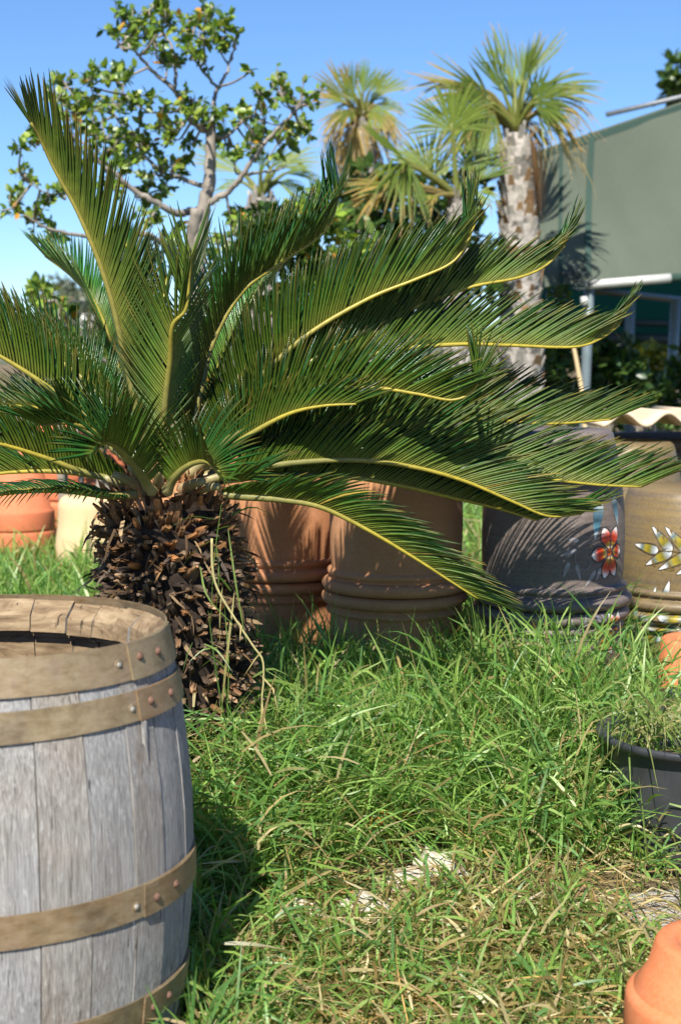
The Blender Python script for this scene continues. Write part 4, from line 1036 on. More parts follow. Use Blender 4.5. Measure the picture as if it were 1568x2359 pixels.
# ------------------------------------------------------------------ cycad
CYC_Y = 3.40
def cycad():
    bx = at(415, 1900, CYC_Y).x; base = (bx, CYC_Y, 0); off = np.array(base)
    t = thing('cycad', base, 'large cycad with shaggy brown trunk and arching dark green fronds', 'cycad palm')
    top = np.array(at(378, 1128, CYC_Y)); bot = np.array((bx, CYC_Y, -.03))
    def axis(f): return bot + (top - bot) * f + np.array([.012 * math.sin(f * 3), 0, 0])
    def rad(f): return float(np.interp(f, [0, .2, .5, .75, .92, 1], [.155, .160, .150, .148, .140, .10]))
    fs = np.linspace(0, 1, 18)
    b = MB(); b.tube([axis(f) for f in fs], [rad(f) * .93 for f in fs], 24); trunk = b.build('trunk', M['core'], t, off=off)
    # old leaf bases: ragged stubs, the ones in view one by one
    stubs = []
    for v in range(7):
        L = 1.0; w0 = .30; b = MB(); k = 5
        ring = []
        rot0 = random.uniform(0, 1)
        for i, u in enumerate((0, .35, .7, 1.0)):
            wd = w0 * (1 - .35 * u) * random.uniform(.85, 1.1); tk = .20 * (1 - .3 * u) * random.uniform(.8, 1.15)
            for j in range(k):
                a = rot0 + j * 2 * math.pi / k
                ring.append((L * u + (random.uniform(-.13, .10) if i == 3 else 0), wd * math.cos(a) + .05 * math.sin(u * 4 + v), tk * math.sin(a) + .16 * u * u + random.uniform(-.02, .02)))
        ring.append((.93, .02, .17))
        Fc = [(i * k + j, i * k + (j + 1) % k, (i + 1) * k + (j + 1) % k, (i + 1) * k + j) for i in range(3) for j in range(k)] + [(3 * k + j, 3 * k + (j + 1) % k, 4 * k) for j in range(k)]
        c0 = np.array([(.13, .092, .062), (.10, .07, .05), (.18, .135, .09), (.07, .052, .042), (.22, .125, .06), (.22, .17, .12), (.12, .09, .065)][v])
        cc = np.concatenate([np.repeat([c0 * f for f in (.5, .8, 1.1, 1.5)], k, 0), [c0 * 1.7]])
        stubs.append((np.array(ring), Fc, cc, mesh('leaf_base', ring, Fc, M['scale'], None, False, cc)))
    rest = MB(); cand = []
    rows = 38; per = 36
    for i in range(rows):
        f = (i + .4) / rows
        for j in range(per):
            a = (j + i * .382 * 2.6 + random.uniform(-.25, .25)) * 2 * math.pi / per
            ff = min(.99, f + random.uniform(-.012, .012)); r = rad(ff) * .9; p = axis(ff)
            o_ = np.array([math.cos(a), math.sin(a), 0]); el = random.gauss(.10 + .5 * (ff > .9), .30) - .25 * (ff < .5)
            x = norm(o_ * math.cos(el) + np.array([0, 0, math.sin(el)]) + rng.normal(0, .12, 3)); y = norm(np.array([-math.sin(a), math.cos(a), 0]) + rng.normal(0, .2, 3)); y = norm(y - x * np.dot(x, y)); z = np.cross(x, y)
            sc = random.uniform(.028, .048) * (1.0 if random.random() < .93 else 1.35); wsc = random.uniform(.024, .042)
            vis = -o_[1] * 1.0 + .2 * o_[0] + random.uniform(-.1, .1) + (.4 if ff > .3 else 0)
            cand.append((vis, p + o_ * r, x, y, z, sc, wsc, random.randrange(7), ff))
    cand.sort(key=lambda q: -q[0])
    for n_, (vis, p, x, y, z, sc, wsc, v, ff) in enumerate(cand):
        if ff > .80 and random.random() < .6: v = 4
        if n_ < 300:
            o = link('leaf_base', stubs[v][3], trunk)
            o.matrix_local = Matrix.Translation(Vector(p - off)) @ Matrix(((x[0] * sc, y[0] * wsc, z[0] * wsc, 0), (x[1] * sc, y[1] * wsc, z[1] * wsc, 0), (x[2] * sc, y[2] * wsc, z[2] * wsc, 0), (0, 0, 0, 1)))
        else:
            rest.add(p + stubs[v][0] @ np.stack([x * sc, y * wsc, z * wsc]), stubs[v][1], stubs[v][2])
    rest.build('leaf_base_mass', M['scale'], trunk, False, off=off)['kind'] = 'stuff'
    # thin brown scales and fibres between the stubs
    fb = MB()
    for k in range(900):
        f = random.uniform(.1, 1.0); a = random.uniform(0, 2 * math.pi); o_ = np.array([math.cos(a), math.sin(a), 0])
        p = axis(f) + o_ * rad(f) * random.uniform(.95, 1.18); d = norm(o_ * .7 + rng.normal(0, .7, 3)); s = norm(np.cross(d, rng.normal(0, 1, 3))); L = random.uniform(.02, .06); wv = s * random.uniform(.0015, .005)
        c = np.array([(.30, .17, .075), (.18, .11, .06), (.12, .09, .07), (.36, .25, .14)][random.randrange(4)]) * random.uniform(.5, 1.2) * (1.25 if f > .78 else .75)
        e = p + d * L + np.array([0, 0, -.4 * L])
        fb.add([p - wv, p + wv, (p + e) / 2 + wv + o_ * .006, (p + e) / 2 - wv + o_ * .006, e], [(0, 1, 2, 3), (3, 2, 4)], c)
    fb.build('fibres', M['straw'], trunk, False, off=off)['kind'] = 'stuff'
    # woolly dome the fronds rise from
    b = MB(); V, Fc = lathe([(.125, -.03), (.115, .0), (.085, .025), (.045, .045), (.0001, .052)], 28)
    V = V + rng.normal(0, .004, V.shape) + (top - np.array([0, 0, .01])); b.add(V, Fc); b.build('woolly_crown', M['wool'], t, off=off)
    b = MB()
    for k in range(260):
        a = random.uniform(0, 2 * math.pi); r = random.uniform(.02, .14); p = top + np.array([math.cos(a) * r, math.sin(a) * r, .04 - r * r * 3.2]); d = norm(np.array([math.cos(a) * r * 6, math.sin(a) * r * 6, 1]) + rng.normal(0, .3, 3))
        s = norm(np.cross(d, rng.normal(0, 1, 3))); L = random.uniform(.02, .05); wv = s * random.uniform(.004, .009); c = np.array([(.50, .27, .13), (.36, .19, .09), (.56, .38, .22), (.24, .13, .07)][random.randrange(4)]) * random.uniform(.6, 1.2)
        b.add([p - wv, p + wv, p + d * L * .6 + wv * .7, p + d * L * .6 - wv * .7, p + d * L], [(0, 1, 2, 3), (3, 2, 4)], c)
    b.build('scale_leaves', M['straw'], t, False, off=off)['kind'] = 'stuff'

    UP = np.array([0, 0, 1.0])
    def frond(pts, d1, L=.17, keel=52, roll=0, a0=72, a1=34, droop=.10, d0=None, fwd=.10, s0=.10, curl=0.0, tone=1.0, yel=1.0, w=.0037, gapf=.0077, bare=.025, mid=None, end=.66, twistn=None, kadd=17, ramp=.3):
        """pts: course of the stalk; d1: distance of the tip; leaflets rise from it in a V"""
        d0 = CYC_Y if d0 is None else d0
        n_ = len(pts); s = np.linspace(0, 1, n_)
        dd = np.interp(s, [0, 1], [d0, d1]) if mid is None else np.interp(s, [0, .5, 1], [d0, mid, d1])
        P, Ln = spline([at(x, y, q) for (x, y), q in zip(pts, dd)], 64)
        T = norm(np.gradient(P, axis=0))
        N = norm(UP - T * T[:, 2:3]); 
        rl = np.radians(np.interp(np.linspace(0, 1, 64), [0, 1], [roll, roll if twistn is None else twistn]))[:, None]
        B = np.cross(T, N); N, B = N * np.cos(rl) + B * np.sin(rl), B * np.cos(rl) - N * np.sin(rl)
        uu = np.linspace(0, 1, 64)
        rr = np.interp(uu, [0, .08, .3, 1], [.0135, .0098, .0072, .0024])
        cb = np.array((.33, .27, .13)); cg = np.array((.20, .19, .055)); cy = np.array((.37, .30, .035))
        y_ = np.clip((uu - .30) / .35, 0, 1)[:, None] * yel; g_ = np.clip(uu / .15, 0, 1)[:, None]
        col = (cb * (1 - g_) + cg * g_) * (1 - y_) + cy * y_
        b = MB(); b.tube(P, rr, 8, col); fr = b.build('frond', M['rachis'], t, off=off)
        # leaflets
        m = int(Ln * (1 - s0 * .5) / gapf); sl = s0 + (1 - s0) * ((np.arange(m) + .5) / m) ** 1.15
        sl = np.concatenate([sl, sl + .4 / m * (1 - s0)]); side = np.concatenate([np.ones(m), -np.ones(m)]); sl = np.clip(sl, 0, .999)
        keep = rng.random(2 * m) > bare; sl, side = sl[keep], side[keep]; M_ = len(sl)
        I = lambda A_: np.stack([np.interp(sl, uu, A_[:, j]) for j in range(3)], 1)
        p0, Tt, Nn, Bb = I(P), norm(I(T)), norm(I(N)), norm(I(B))
        ln = 1.0 * L * np.interp(sl, [0, s0, s0 + .27 * ramp, ramp, max(.6, ramp + .1), .88, 1], [.2, .28, .55, .95, 1, .86, end]) * rng.normal(1, .055, M_) * np.clip(1 - .25 * (rng.random(M_) < .03), 0, 1)
        a = np.radians(np.interp(sl, [s0, .4, .8, 1], [a0 + 2, (a0 + a1) / 2 + 5, a1 + 6, a1 * .8]) + rng.normal(0, 1, M_) * np.interp(sl, [0, .6, 1], [.8, 1.2, 3.2]))[:, None]
        v = np.radians(keel + kadd + rng.normal(0, 1.2, M_))[:, None]
        lat = side[:, None] * Bb * np.cos(v) + Nn * np.sin(v)
        D = norm(Tt * np.cos(a) + lat * np.sin(a))
        W = norm(Tt - D * np.sum(Tt * D, 1, keepdims=True)); W = norm(W + .06 * rng.normal(0, 1, (M_, 1)) * np.cross(D, W))
        NN = np.cross(D, W) * side[:, None]
        NN = np.where(np.sum(NN * Nn, 1, keepdims=True) < 0, -NN, NN)
        SG = 6; us = np.linspace(0, 1, SG + 1)
        dr = droop * rng.uniform(.8, 1.2, M_)[:, None]
        tw = rng.normal(0, .007, (M_, 3))
        V = np.zeros((M_, SG + 1, 3, 3)); wp = np.array([.7, 1, 1.0, .9, .76, .56, .1])
        for q_, u in enumerate(us):
            c = p0 + D * (ln * u)[:, None] + (-UP * dr + Tt * fwd + tw) * (ln * u * u)[:, None]
            if curl: c = c - NN * (curl * ln * u ** 4)[:, None] 
            ww = w * wp[q_] * (1 + .06 * rng.normal(0, 1, (M_, 1)))
            V[:, q_, 0] = c - W * ww + NN * ww * .12; V[:, q_, 1] = c + W * ww + NN * ww * .12; V[:, q_, 2] = c - NN * ww * .42
        base_i = (np.arange(M_) * (SG + 1) * 3)[:, None, None]
        q = np.arange(SG)[:, None] * 3
        top_ = np.stack([q + 0, q + 1, q + 4, q + 3], -1).reshape(SG, 4); b1 = np.stack([q + 1, q + 2, q + 5, q + 4], -1).reshape(SG, 4); b2 = np.stack([q + 2, q + 0, q + 3, q + 5], -1).reshape(SG, 4)
        Fl = np.concatenate([top_, b1, b2]); Fc = (base_i + Fl[None]).reshape(-1, 4)
        mi = np.tile(np.concatenate([np.zeros(SG), np.ones(2 * SG)]), M_)
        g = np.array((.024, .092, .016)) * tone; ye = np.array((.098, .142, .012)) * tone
        cl = g[None, None, None] * np.ones((M_, SG + 1, 3, 1)) * rng.normal(1, .14, (M_, 1, 1, 1))
        cl[:, :, 2] = ye * rng.normal(1, .1, (M_, 1, 1))
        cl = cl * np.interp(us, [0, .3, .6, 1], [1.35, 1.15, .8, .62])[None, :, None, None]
        tipm = np.array([0, 0, 0, 0, .1, .3, .8])[None, :, None, None]; dryt = (rng.random(M_) < .3)[:, None, None, None] * .9
        cl = cl * (1 - tipm * dryt) + np.array((.30, .21, .04)) * tipm * dryt
        bs = np.array([.7, .25, 0, 0, 0, 0, 0])[None, :, None, None]; cl = cl * (1 - bs) + np.array((.24, .22, .04)) * bs
        yl = (rng.random(M_) < .004)[:, None, None, None]; cl = np.where(yl, np.array((.36, .27, .05)), cl)
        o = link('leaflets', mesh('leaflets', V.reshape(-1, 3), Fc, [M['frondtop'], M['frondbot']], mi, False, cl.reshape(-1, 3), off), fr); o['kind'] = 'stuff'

    # ---- fronds, back to front
    # leaning away; leaf colour of the first two brightened for a lit upper side
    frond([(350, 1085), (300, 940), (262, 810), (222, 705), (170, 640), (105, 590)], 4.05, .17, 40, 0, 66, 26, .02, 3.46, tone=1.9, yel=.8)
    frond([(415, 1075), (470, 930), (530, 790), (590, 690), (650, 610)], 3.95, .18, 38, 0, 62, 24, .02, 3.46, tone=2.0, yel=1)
    frond([(370, 1075), (360, 930), (330, 780), (310, 650), (290, 560)], 4.1, .15, 40, 0, 62, 26, .03, 3.48, tone=1.2)
    frond([(400, 1080), (480, 990), (620, 930), (760, 905), (880, 925), (980, 965)], 4.1, .15, 45, 0, 62, 30, .08, 3.5, tone=.9)
    frond([(330, 1085), (230, 1010), (130, 950), (20, 935), (-80, 960)], 4.0, .16, 45, 0, 62, 30, .08, 3.5, tone=.9)
    frond([(345, 1080), (220, 900), (90, 800), (-60, 740), (-160, 740)], 3.8, .17, 45, 0, 62, 30, .06, 3.46)
    # right-hand side, far ones first
    frond([(440, 1095), (640, 1000), (850, 960), (1000, 966), (1120, 966), (1260, 976), (1405, 966)], 3.72, .205, 58, 0, 58, 28, .02, 3.44, tone=.95)
    frond([(450, 1105), (680, 1035), (880, 1015), (1060, 1050), (1230, 1096), (1360, 1115), (1475, 1121)], 3.66, .215, 58, 0, 60, 34, .02, 3.42)
    frond([(425, 1080), (560, 950), (740, 850), (900, 808), (1050, 793), (1170, 795), (1320, 799), (1385, 778), (1425, 748)], 3.62, .180, 60, 0, 58, 32, .02, 3.43)
    frond([(425, 1080), (590, 930), (720, 830), (830, 768), (945, 712), (1080, 662), (1190, 640), (1255, 612), (1300, 565)], 3.58, .170, 60, 0, 56, 26, .02, 3.42)
    frond([(415, 1080), (455, 930), (492, 785), (560, 670), (655, 600), (735, 545), (768, 495), (782, 430)], 3.55, .175, 48, 18, 62, 38, .03, 3.42, tone=1.0)
    frond([(425, 1085), (540, 930), (690, 785), (840, 692), (960, 642), (1035, 608), (1070, 568), (1095, 510)], 3.45, .190, 54, 6, 66, 34, .03, 3.40)
    frond([(440, 1115), (620, 1095), (800, 1098), (930, 1120), (1050, 1148), (1150, 1172), (1232, 1198)], 3.70, .120, 62, 0, 58, 40, .02, 3.43, tone=.8)
    frond([(430, 1095), (560, 985), (650, 932), (760, 900), (860, 893), (960, 907), (1040, 921), (1088, 900), (1105, 860)], 3.34, .175, 52, 8, 70, 40, .04, 3.36)
    frond([(440, 1115), (590, 1078), (720, 1062), (840, 1060), (960, 1077), (1070, 1108), (1180, 1155), (1260, 1188), (1335, 1184)], 3.58, .178, 52, 4, 62, 34, .04, 3.38)
    frond([(430, 1100), (560, 1010), (660, 955), (740, 935), (820, 930)], 3.30, .13, 46, 0, 60, 30, .05, 3.38, tone=.9)
    frond([(430, 1128), (540, 1142), (640, 1150), (740, 1168), (850, 1222), (960, 1288), (1040, 1340), (1100, 1378)], 3.42, .165, 42, -4, 62, 36, .16, 3.36, kadd=8)
    # upright, facing the viewer
    frond([(350, 1090), (318, 960), (288, 820), (245, 650), (185, 500), (125, 388), (92, 318), (72, 282)], 3.20, .205, 42, 14, 48, 22, .06, 3.38, yel=.45, kadd=4, ramp=.40, tone=.72, gapf=.0062, end=.42)
    frond([(378, 1100), (378, 960), (392, 830), (398, 750), (428, 712), (436, 640), (440, 590)], 3.18, .17, 42, -6, 60, 30, .02, 3.34, yel=.7, mid=3.22, kadd=0)
    frond([(365, 1090), (345, 980), (352, 860), (370, 740), (385, 640)], 3.62, .15, 44, 0, 60, 30, .02, 3.42)
    # left-hand side
    frond([(335, 1095), (210, 970), (110, 890), (10, 825), (-100, 770), (-180, 760)], 3.30, .225, 46, 8, 72, 40, .08, 3.37, yel=.8, ramp=.72)
    frond([(338, 1122), (200, 1088), (100, 1052), (0, 1022), (-110, 1005)], 3.20, .14, 48, 0, 66, 40, .08, 3.34)
    frond([(335, 1120), (220, 1095), (120, 1085), (0, 1090), (-90, 1110)], 3.46, .14, 46, 0, 62, 36, .10, 3.38)
    frond([(338, 1135), (262, 1142), (150, 1130), (50, 1132), (-60, 1148), (-130, 1165)], 3.12, .115, 30, -6, 72, 46, .45, 3.31, kadd=0)
    # short young fronds curling at the front
    frond([(385, 1132), (404, 1098), (436, 1071), (472, 1062), (494, 1076), (520, 1106), (560, 1108)], 3.02, .150, 44, 10, 80, 30, -.02, 3.24, s0=.10, curl=.10, w=.0042, gapf=.0062, tone=1.25, yel=.4, end=.95)
    frond([(352, 1132), (325, 1092), (292, 1050), (262, 1026), (238, 1022), (215, 1045)], 3.00, .150, 44, -10, 80, 30, -.04, 3.24, s0=.10, curl=.12, w=.0042, gapf=.0062, tone=1.2, yel=.4, end=.95)
    frond([(345, 1125), (300, 1060), (230, 1000), (160, 975), (100, 980)], 3.05, .14, 44, 0, 76, 34, .0, 3.26, curl=.10, w=.0040, tone=1.1, yel=.4, end=.9)
    # cut stalks and stubs round the crown
    for (x0, y0, x1, y1, d_) in ((330, 1128, 262, 1092, 3.27), (345, 1130, 300, 1075, 3.29), (420, 1128, 470, 1108, 3.27), (370, 1130, 360, 1080, 3.26), (440, 1135, 505, 1120, 3.30), (310, 1135, 240, 1100, 3.33)):
        b = MB(); P, _ = spline([at(x0, y0, d_ + .05), at((x0 + x1) / 2, (y0 + y1) / 2 - 4, d_), at(x1, y1, d_ - .02)], 8)
        b.tube(P, np.linspace(.015, .008, 8), 8, np.linspace(.8, .3, 8)[:, None] * np.array([[.50, .36, .22]]) + np.linspace(0, .5, 8)[:, None] * np.array([[.24, .26, .08]])); b.build('cut_stalk', M['rachis'], t, off=off)
cycad()

# ------------------------------------------------------------------ grass
def strips(P0, D0, L, W, bend, segs=4, wob=.03):
    n = len(P0); D0 = norm(D0)
    Sd = norm(np.cross(D0, rng.normal(0, 1, (n, 3)) + np.array([0, 0, .001])))
    us = np.linspace(0, 1, segs + 1); wp = np.interp(us, [0, .15, .55, 1], [.65, 1, .85, .06])
    V = np.zeros((n, segs + 1, 2, 3)); Nn = np.cross(Sd, D0)
    for k, u in enumerate(us):
        c = P0 + D0 * (L * u)[:, None] + bend * (L * u ** 2)[:, None]
        sd = Sd + Nn * (.5 * u * wob / .03 * .3)
        V[:, k, 0] = c - sd * (W * wp[k])[:, None]; V[:, k, 1] = c + sd * (W * wp[k])[:, None]
    q = np.arange(segs)[:, None] * 2
    Fl = np.stack([q, q + 1, q + 3, q + 2], -1).reshape(segs, 4)
    Fc = (np.arange(n)[:, None, None] * (segs + 1) * 2 + Fl[None]).reshape(-1, 4)
    return V.reshape(-1, 3), Fc, (segs + 1) * 2

OBST = [(at(-45, 1458, 2.31).x, 2.31, .335), (at(415, 1900, CYC_Y).x, CYC_Y, .15), (at(640, 1322, 4.42).x, 4.42, .17), (at(908, 1358, 4.15).x, 4.15, .16), (at(1266, 1388, 4.05).x, 4.05, .165), (at(1578, 1391, 4.62).x, 4.62, .20),
        (at(1436, 1010, 5.15).x, 5.15, .18), (at(1612, 1662, 3.2).x, 3.2, .19), (at(1640, 1622, 3.66).x, 3.66, .165), (at(1608, 1472, 4.0).x, 4.0, .12), (at(1663, 2166, 2.2).x, 2.2, .13), (at(205, 1140, 7.0).x, 7.0, .17)]
def free(x, y):
    k = np.ones(len(x), bool)
    for (a, b, r) in OBST: k &= (x - a) ** 2 + (y - b) ** 2 > r * r
    return k
def patch(x, y, s, seed):
    return .5 + .5 * np.sin(x * s + seed) * np.cos(y * s * 1.13 + seed * 2.3) * .7 + .15 * np.sin(x * s * 2.7 + y * s * 1.9 + seed)

def grass_field(name, label, x0, x1, y0, y1, nshoot, hfun, dens, drymix, leafL=(.07, .15), segs=4, wmul=1.0):
    xs = rng.uniform(x0, x1, nshoot * 2); ys = rng.uniform(y0, y1, nshoot * 2)
    k = free(xs, ys) & (rng.random(len(xs)) < dens(xs, ys)); xs, ys = xs[k][:nshoot], ys[k][:nshoot]; n = len(xs)
    h = hfun(xs, ys) * rng.uniform(.55, 1.15, n)
    az = rng.uniform(0, 2 * math.pi, n); lean = np.abs(rng.normal(0, .42, n)) * (1 - .45 * sstep(3.0, 3.6, ys)) + .03
    sd = np.stack([np.cos(az) * np.sin(lean), np.sin(az) * np.sin(lean), np.cos(lean)], 1)
    bd = np.stack([np.cos(az), np.sin(az), -np.full(n, .6)], 1) * rng.uniform(.05, .5, n)[:, None]
    base = np.stack([xs, ys, gz(xs, ys) - .006], 1)
    GR = np.array([(.195, .345, .070), (.15, .30, .062), (.255, .385, .085), (.30, .42, .12), (.12, .255, .07)])
    DRY = np.array([(.42, .33, .14), (.34, .24, .10), (.30, .28, .09), (.50, .42, .22)])
    Vs, Fs, Cs = [], [], []; nv = 0
    def put(V, Fc, per, col):
        nonlocal nv
        Vs.append(V); Fs.append(Fc + nv); Cs.append(np.repeat(col, per, 0)); nv += len(V)
    sc = GR[rng.integers(0, 5, n)] * np.array([1.15, 1.08, 1.2]) * rng.uniform(.8, 1.2, (n, 1)); dm = rng.random(n) < drymix(xs, ys); sc[dm] = DRY[rng.integers(0, 4, dm.sum())]
    put(*strips(base, sd, h, np.full(n, .0016) * wmul, bd, segs), sc)
    for j in range(7):
        u = rng.uniform(.12, 1.0, n) if j < 6 else np.full(n, .97)
        p = base + sd * (h * u)[:, None] + bd * (h * u * u)[:, None]
        la = az + j * math.pi + rng.normal(0, .9, n); el = np.clip(rng.normal(.72, .38, n) + .28 * sstep(3.0, 3.6, ys), -.2, 1.5)
        d = np.stack([np.cos(la) * np.cos(el), np.sin(la) * np.cos(el), np.sin(el)], 1)
        L = rng.uniform(*leafL, n) * np.clip(h / .13, .5, 1.45); W = rng.uniform(.0019, .0037, n) * wmul
        b_ = np.stack([np.cos(la) * .1, np.sin(la) * .1, -rng.uniform(.0, .75, n)], 1)
        c = GR[rng.integers(0, 5, n)] * rng.uniform(.75, 1.25, (n, 1)); dd = rng.random(n) < drymix(xs, ys) * (.9 if u.mean() < .6 else .5); c[dd] = DRY[rng.integers(0, 4, dd.sum())] * rng.uniform(.7, 1.2, (dd.sum(), 1))
        put(*strips(p, d, L, W, b_, segs), c)
    V, Fc, c = np.concatenate(Vs), np.concatenate(Fs), np.concatenate(Cs)
    V[:, 2] = np.maximum(V[:, 2], gz(V[:, 0], V[:, 1]) + .001)
    o = link(name, mesh(name, V, Fc, M['grass'], None, False, c)); tag(o, label, 'grass', kind='stuff')

sstep = lambda a, b, x: np.clip((x - a) / (b - a), 0, 1) ** 2 * (3 - 2 * np.clip((x - a) / (b - a), 0, 1))
def h_near(x, y): return (.085 + .19 * sstep(2.8, 3.4, y) + .12 * sstep(3.45, 3.8, y) * (-.15 + .9 * sstep(.15, .45, x)) + .05 * sstep(.0, -.3, x)) * (.75 + .5 * patch(x, y, 5.0, 1.3)) * (1 + .75 * np.exp(-(((x + .22) / .20) ** 2 + ((y - 3.12) / .22) ** 2)) + .35 * np.exp(-(((x - .55) / .22) ** 2 + ((y - 3.55) / .2) ** 2))) * (1 - .35 * sstep(.55, .9, x) * (y < 3.1)) * (1 - .5 * sstep(.60, .82, x) * sstep(3.0, 3.2, y))
def bare_near(x, y): 
    path = sstep(.40, .54, x + .10 * np.sin(y * 9)) * (y < 3.06)
    hole = np.exp(-(((x - .17) / .26) ** 2 + ((y - 2.95) / .20) ** 2)) * .97 + .8 * np.exp(-(((x + .10) / .10) ** 2 + ((y - 2.75) / .10) ** 2)) + .97 * np.exp(-(((x - .90) / .16) ** 2 + ((y - 3.74) / .24) ** 2)) + .6 * np.exp(-(((x - .08) / .14) ** 2 + ((y - 3.05) / .12) ** 2))
    return np.clip((1 - .15 * sstep(3.1, 2.7, y)) * (1 - .95 * path) * (1 - hole) * (.55 + .6 * patch(x, y, 8, .4)), .04, 1)
def dry_near(x, y): return np.clip(.10 + .50 * sstep(3.3, 2.7, y) * sstep(-.35, .05, x) + .12 * patch(x, y, 7, 5), 0, .6)
grass_field('grass', 'bright green tufted grass between the barrel and the pots', -.95, 1.15, 2.02, 4.5, 9500, h_near, bare_near, dry_near)
grass_field('grass', 'sunlit grass behind the barrel at left', -2.4, -.15, 4.4, 8.2, 3600, lambda x, y: np.full(len(x), .17), lambda x, y: np.full(len(x), .8), lambda x, y: np.full(len(x), .12), (.08, .2), 3, 1.7)
grass_field('grass', 'rough grass behind the stacked pots', -.2, 3.5, 4.6, 10.5, 2600, lambda x, y: np.full(len(x), .2), lambda x, y: np.full(len(x), .8), lambda x, y: np.full(len(x), .15), (.1, .25), 3, 2.2)

def straw():
    n = 5600; x = rng.uniform(-.7, 1.1, n); y = rng.uniform(2.05, 3.6, n); k = free(x, y) & (rng.random(n) < .25 + .75 * sstep(3.3, 2.7, y)); x, y = x[k], y[k]; n = len(x)
    az = rng.uniform(0, 2 * math.pi, n); el = np.abs(rng.normal(.08, .22, n)); d = np.stack([np.cos(az) * np.cos(el), np.sin(az) * np.cos(el), np.sin(el)], 1)
    p = np.stack([x, y, gz(x, y) + rng.uniform(.0, .045, n)], 1); L = rng.uniform(.04, .22, n); W = rng.uniform(.0008, .0023, n)
    b_ = rng.normal(0, .35, (n, 3)); b_[:, 2] = -np.abs(b_[:, 2]) * .4
    V, Fc, per = strips(p, d, L, W, b_, 4)
    V[:, 2] = np.maximum(V[:, 2], gz(V[:, 0], V[:, 1]) + .002)
    col = np.array([(.50, .40, .19), (.40, .28, .12), (.58, .48, .27), (.30, .20, .10), (.44, .30, .10)])[rng.integers(0, 5, n)] * rng.uniform(.75, 1.2, (n, 1))
    o = link('straw', mesh('straw', V, Fc, M['straw'], None, False, np.repeat(col, per, 0))); tag(o, 'dry straw lying in the foreground grass', 'straw', kind='stuff')
    # thick runners creeping over the ground
    b = MB()
    for k in range(46):
        p = np.array([random.uniform(-.3, .85), random.uniform(2.3, 3.25), 0.0]); a = random.uniform(-.9, .5) + (math.pi if random.random() < .4 else 0); P = []
        for s in range(9):
            P.append((p[0], p[1], float(gz(p[0], p[1])) + .012 + .02 * math.sin(s * .8 + k) ** 2)); a += random.gauss(0, .16); p = p + np.array([math.cos(a), math.sin(a), 0]) * random.uniform(.025, .04)
        c = np.array([(.52, .44, .22), (.42, .40, .14), (.58, .52, .30), (.40, .26, .10)][k % 4]); b.tube(P, np.full(9, random.uniform(.0016, .0032)), 5, np.repeat([c], 9, 0))
    o = b.build('grass_runners', M['straw']); tag(o, 'pale creeping grass runners on the ground', 'grass', kind='stuff')
straw()

def climbing():
    # grass that grew up through the crown and hangs down the trunk
    t = thing('climbing_grass', tuple(at(500, 1750, 3.18)), 'long grass strands hanging down the right side of the cycad trunk', 'grass'); off = np.array(t.location)
    b = MB()
    for k in range(8):
        x0 = random.gauss(506, 26); y0 = random.uniform(1130, 1420); x1 = x0 + random.gauss(0, 34) ; y1 = min(1800, y0 + random.uniform(130, 480)); d = random.uniform(3.12, 3.2)
        P, _ = spline([at(x0, y0, d + .02), at((x0 + x1) / 2 + random.gauss(0, 14), (y0 + y1) / 2, d - .01), at(x1, y1, d)], 9)
        wv = norm(np.array([1, random.uniform(-1, 1), random.uniform(-.3, .3)])) * random.uniform(.0012, .0026); wp = np.array([.3, .8, 1, 1, 1, .9, .8, .5, .1])[:, None]
        c = np.array([(.13, .22, .045), (.18, .26, .06), (.10, .18, .035), (.36, .32, .12)][random.choice((0, 1, 2, 0, 1, 3))]) * random.uniform(.8, 1.2)
        b.add(np.concatenate([P - wv * wp, P + wv * wp]), [(i, i + 1, 10 + i, 9 + i) for i in range(8)], c)
    for k in range(14):
        x = random.gauss(506, 32); y = random.uniform(1150, 1600); p = np.array(at(x, y, 3.15)); d = norm(np.array([random.gauss(0, 1), -.3, random.gauss(.1, .6)])); L = random.uniform(.04, .13); P, _ = spline([p, p + d * L * .5, p + d * L + np.array([0, 0, -.35 * L])], 6)
        wv = norm(np.cross(d, rng.normal(0, 1, 3))) * random.uniform(.0014, .0028); wp = np.array([.7, 1, 1, .8, .5, .1])[:, None]; c = np.array([(.13, .22, .045), (.18, .26, .06)][k % 2])
        b.add(np.concatenate([P - wv * wp, P + wv * wp]), [(i, i + 1, 7 + i, 6 + i) for i in range(5)], c)
    b.build('strands', M['grass'], t, False, off)['kind'] = 'stuff'
    b = MB(); P, _ = spline([at(x, y, 3.10) for x, y in ((488, 1240), (490, 1310), (503, 1360), (545, 1430), (585, 1490), (605, 1520), (607, 1570), (604, 1620), (618, 1700))], 40); b.tube(P, np.linspace(.0030, .0018, 40), 6, np.repeat([(.50, .44, .20)], 40, 0))
    for x, y, x1, y1 in ((603, 1500, 560, 1560), (606, 1560, 640, 1640), (546, 1430, 552, 1480), (604, 1620, 590, 1700)):
        p, e = np.array(at(x, y, 3.10)), np.array(at(x1, y1, 3.09)); wv = np.array([.0022, .001, 0]); m_ = (p + e) / 2 + np.array([.006, 0, .012])
        b.add([p - wv, p + wv, m_ - wv, m_ + wv, e], [(0, 1, 3, 2), (2, 3, 4)], (.48, .38, .17))
    tag(b.build('dry_stalk', M['straw'], None), 'dry yellow grass stalk arching from the trunk to the ground', 'stalk')
climbing()

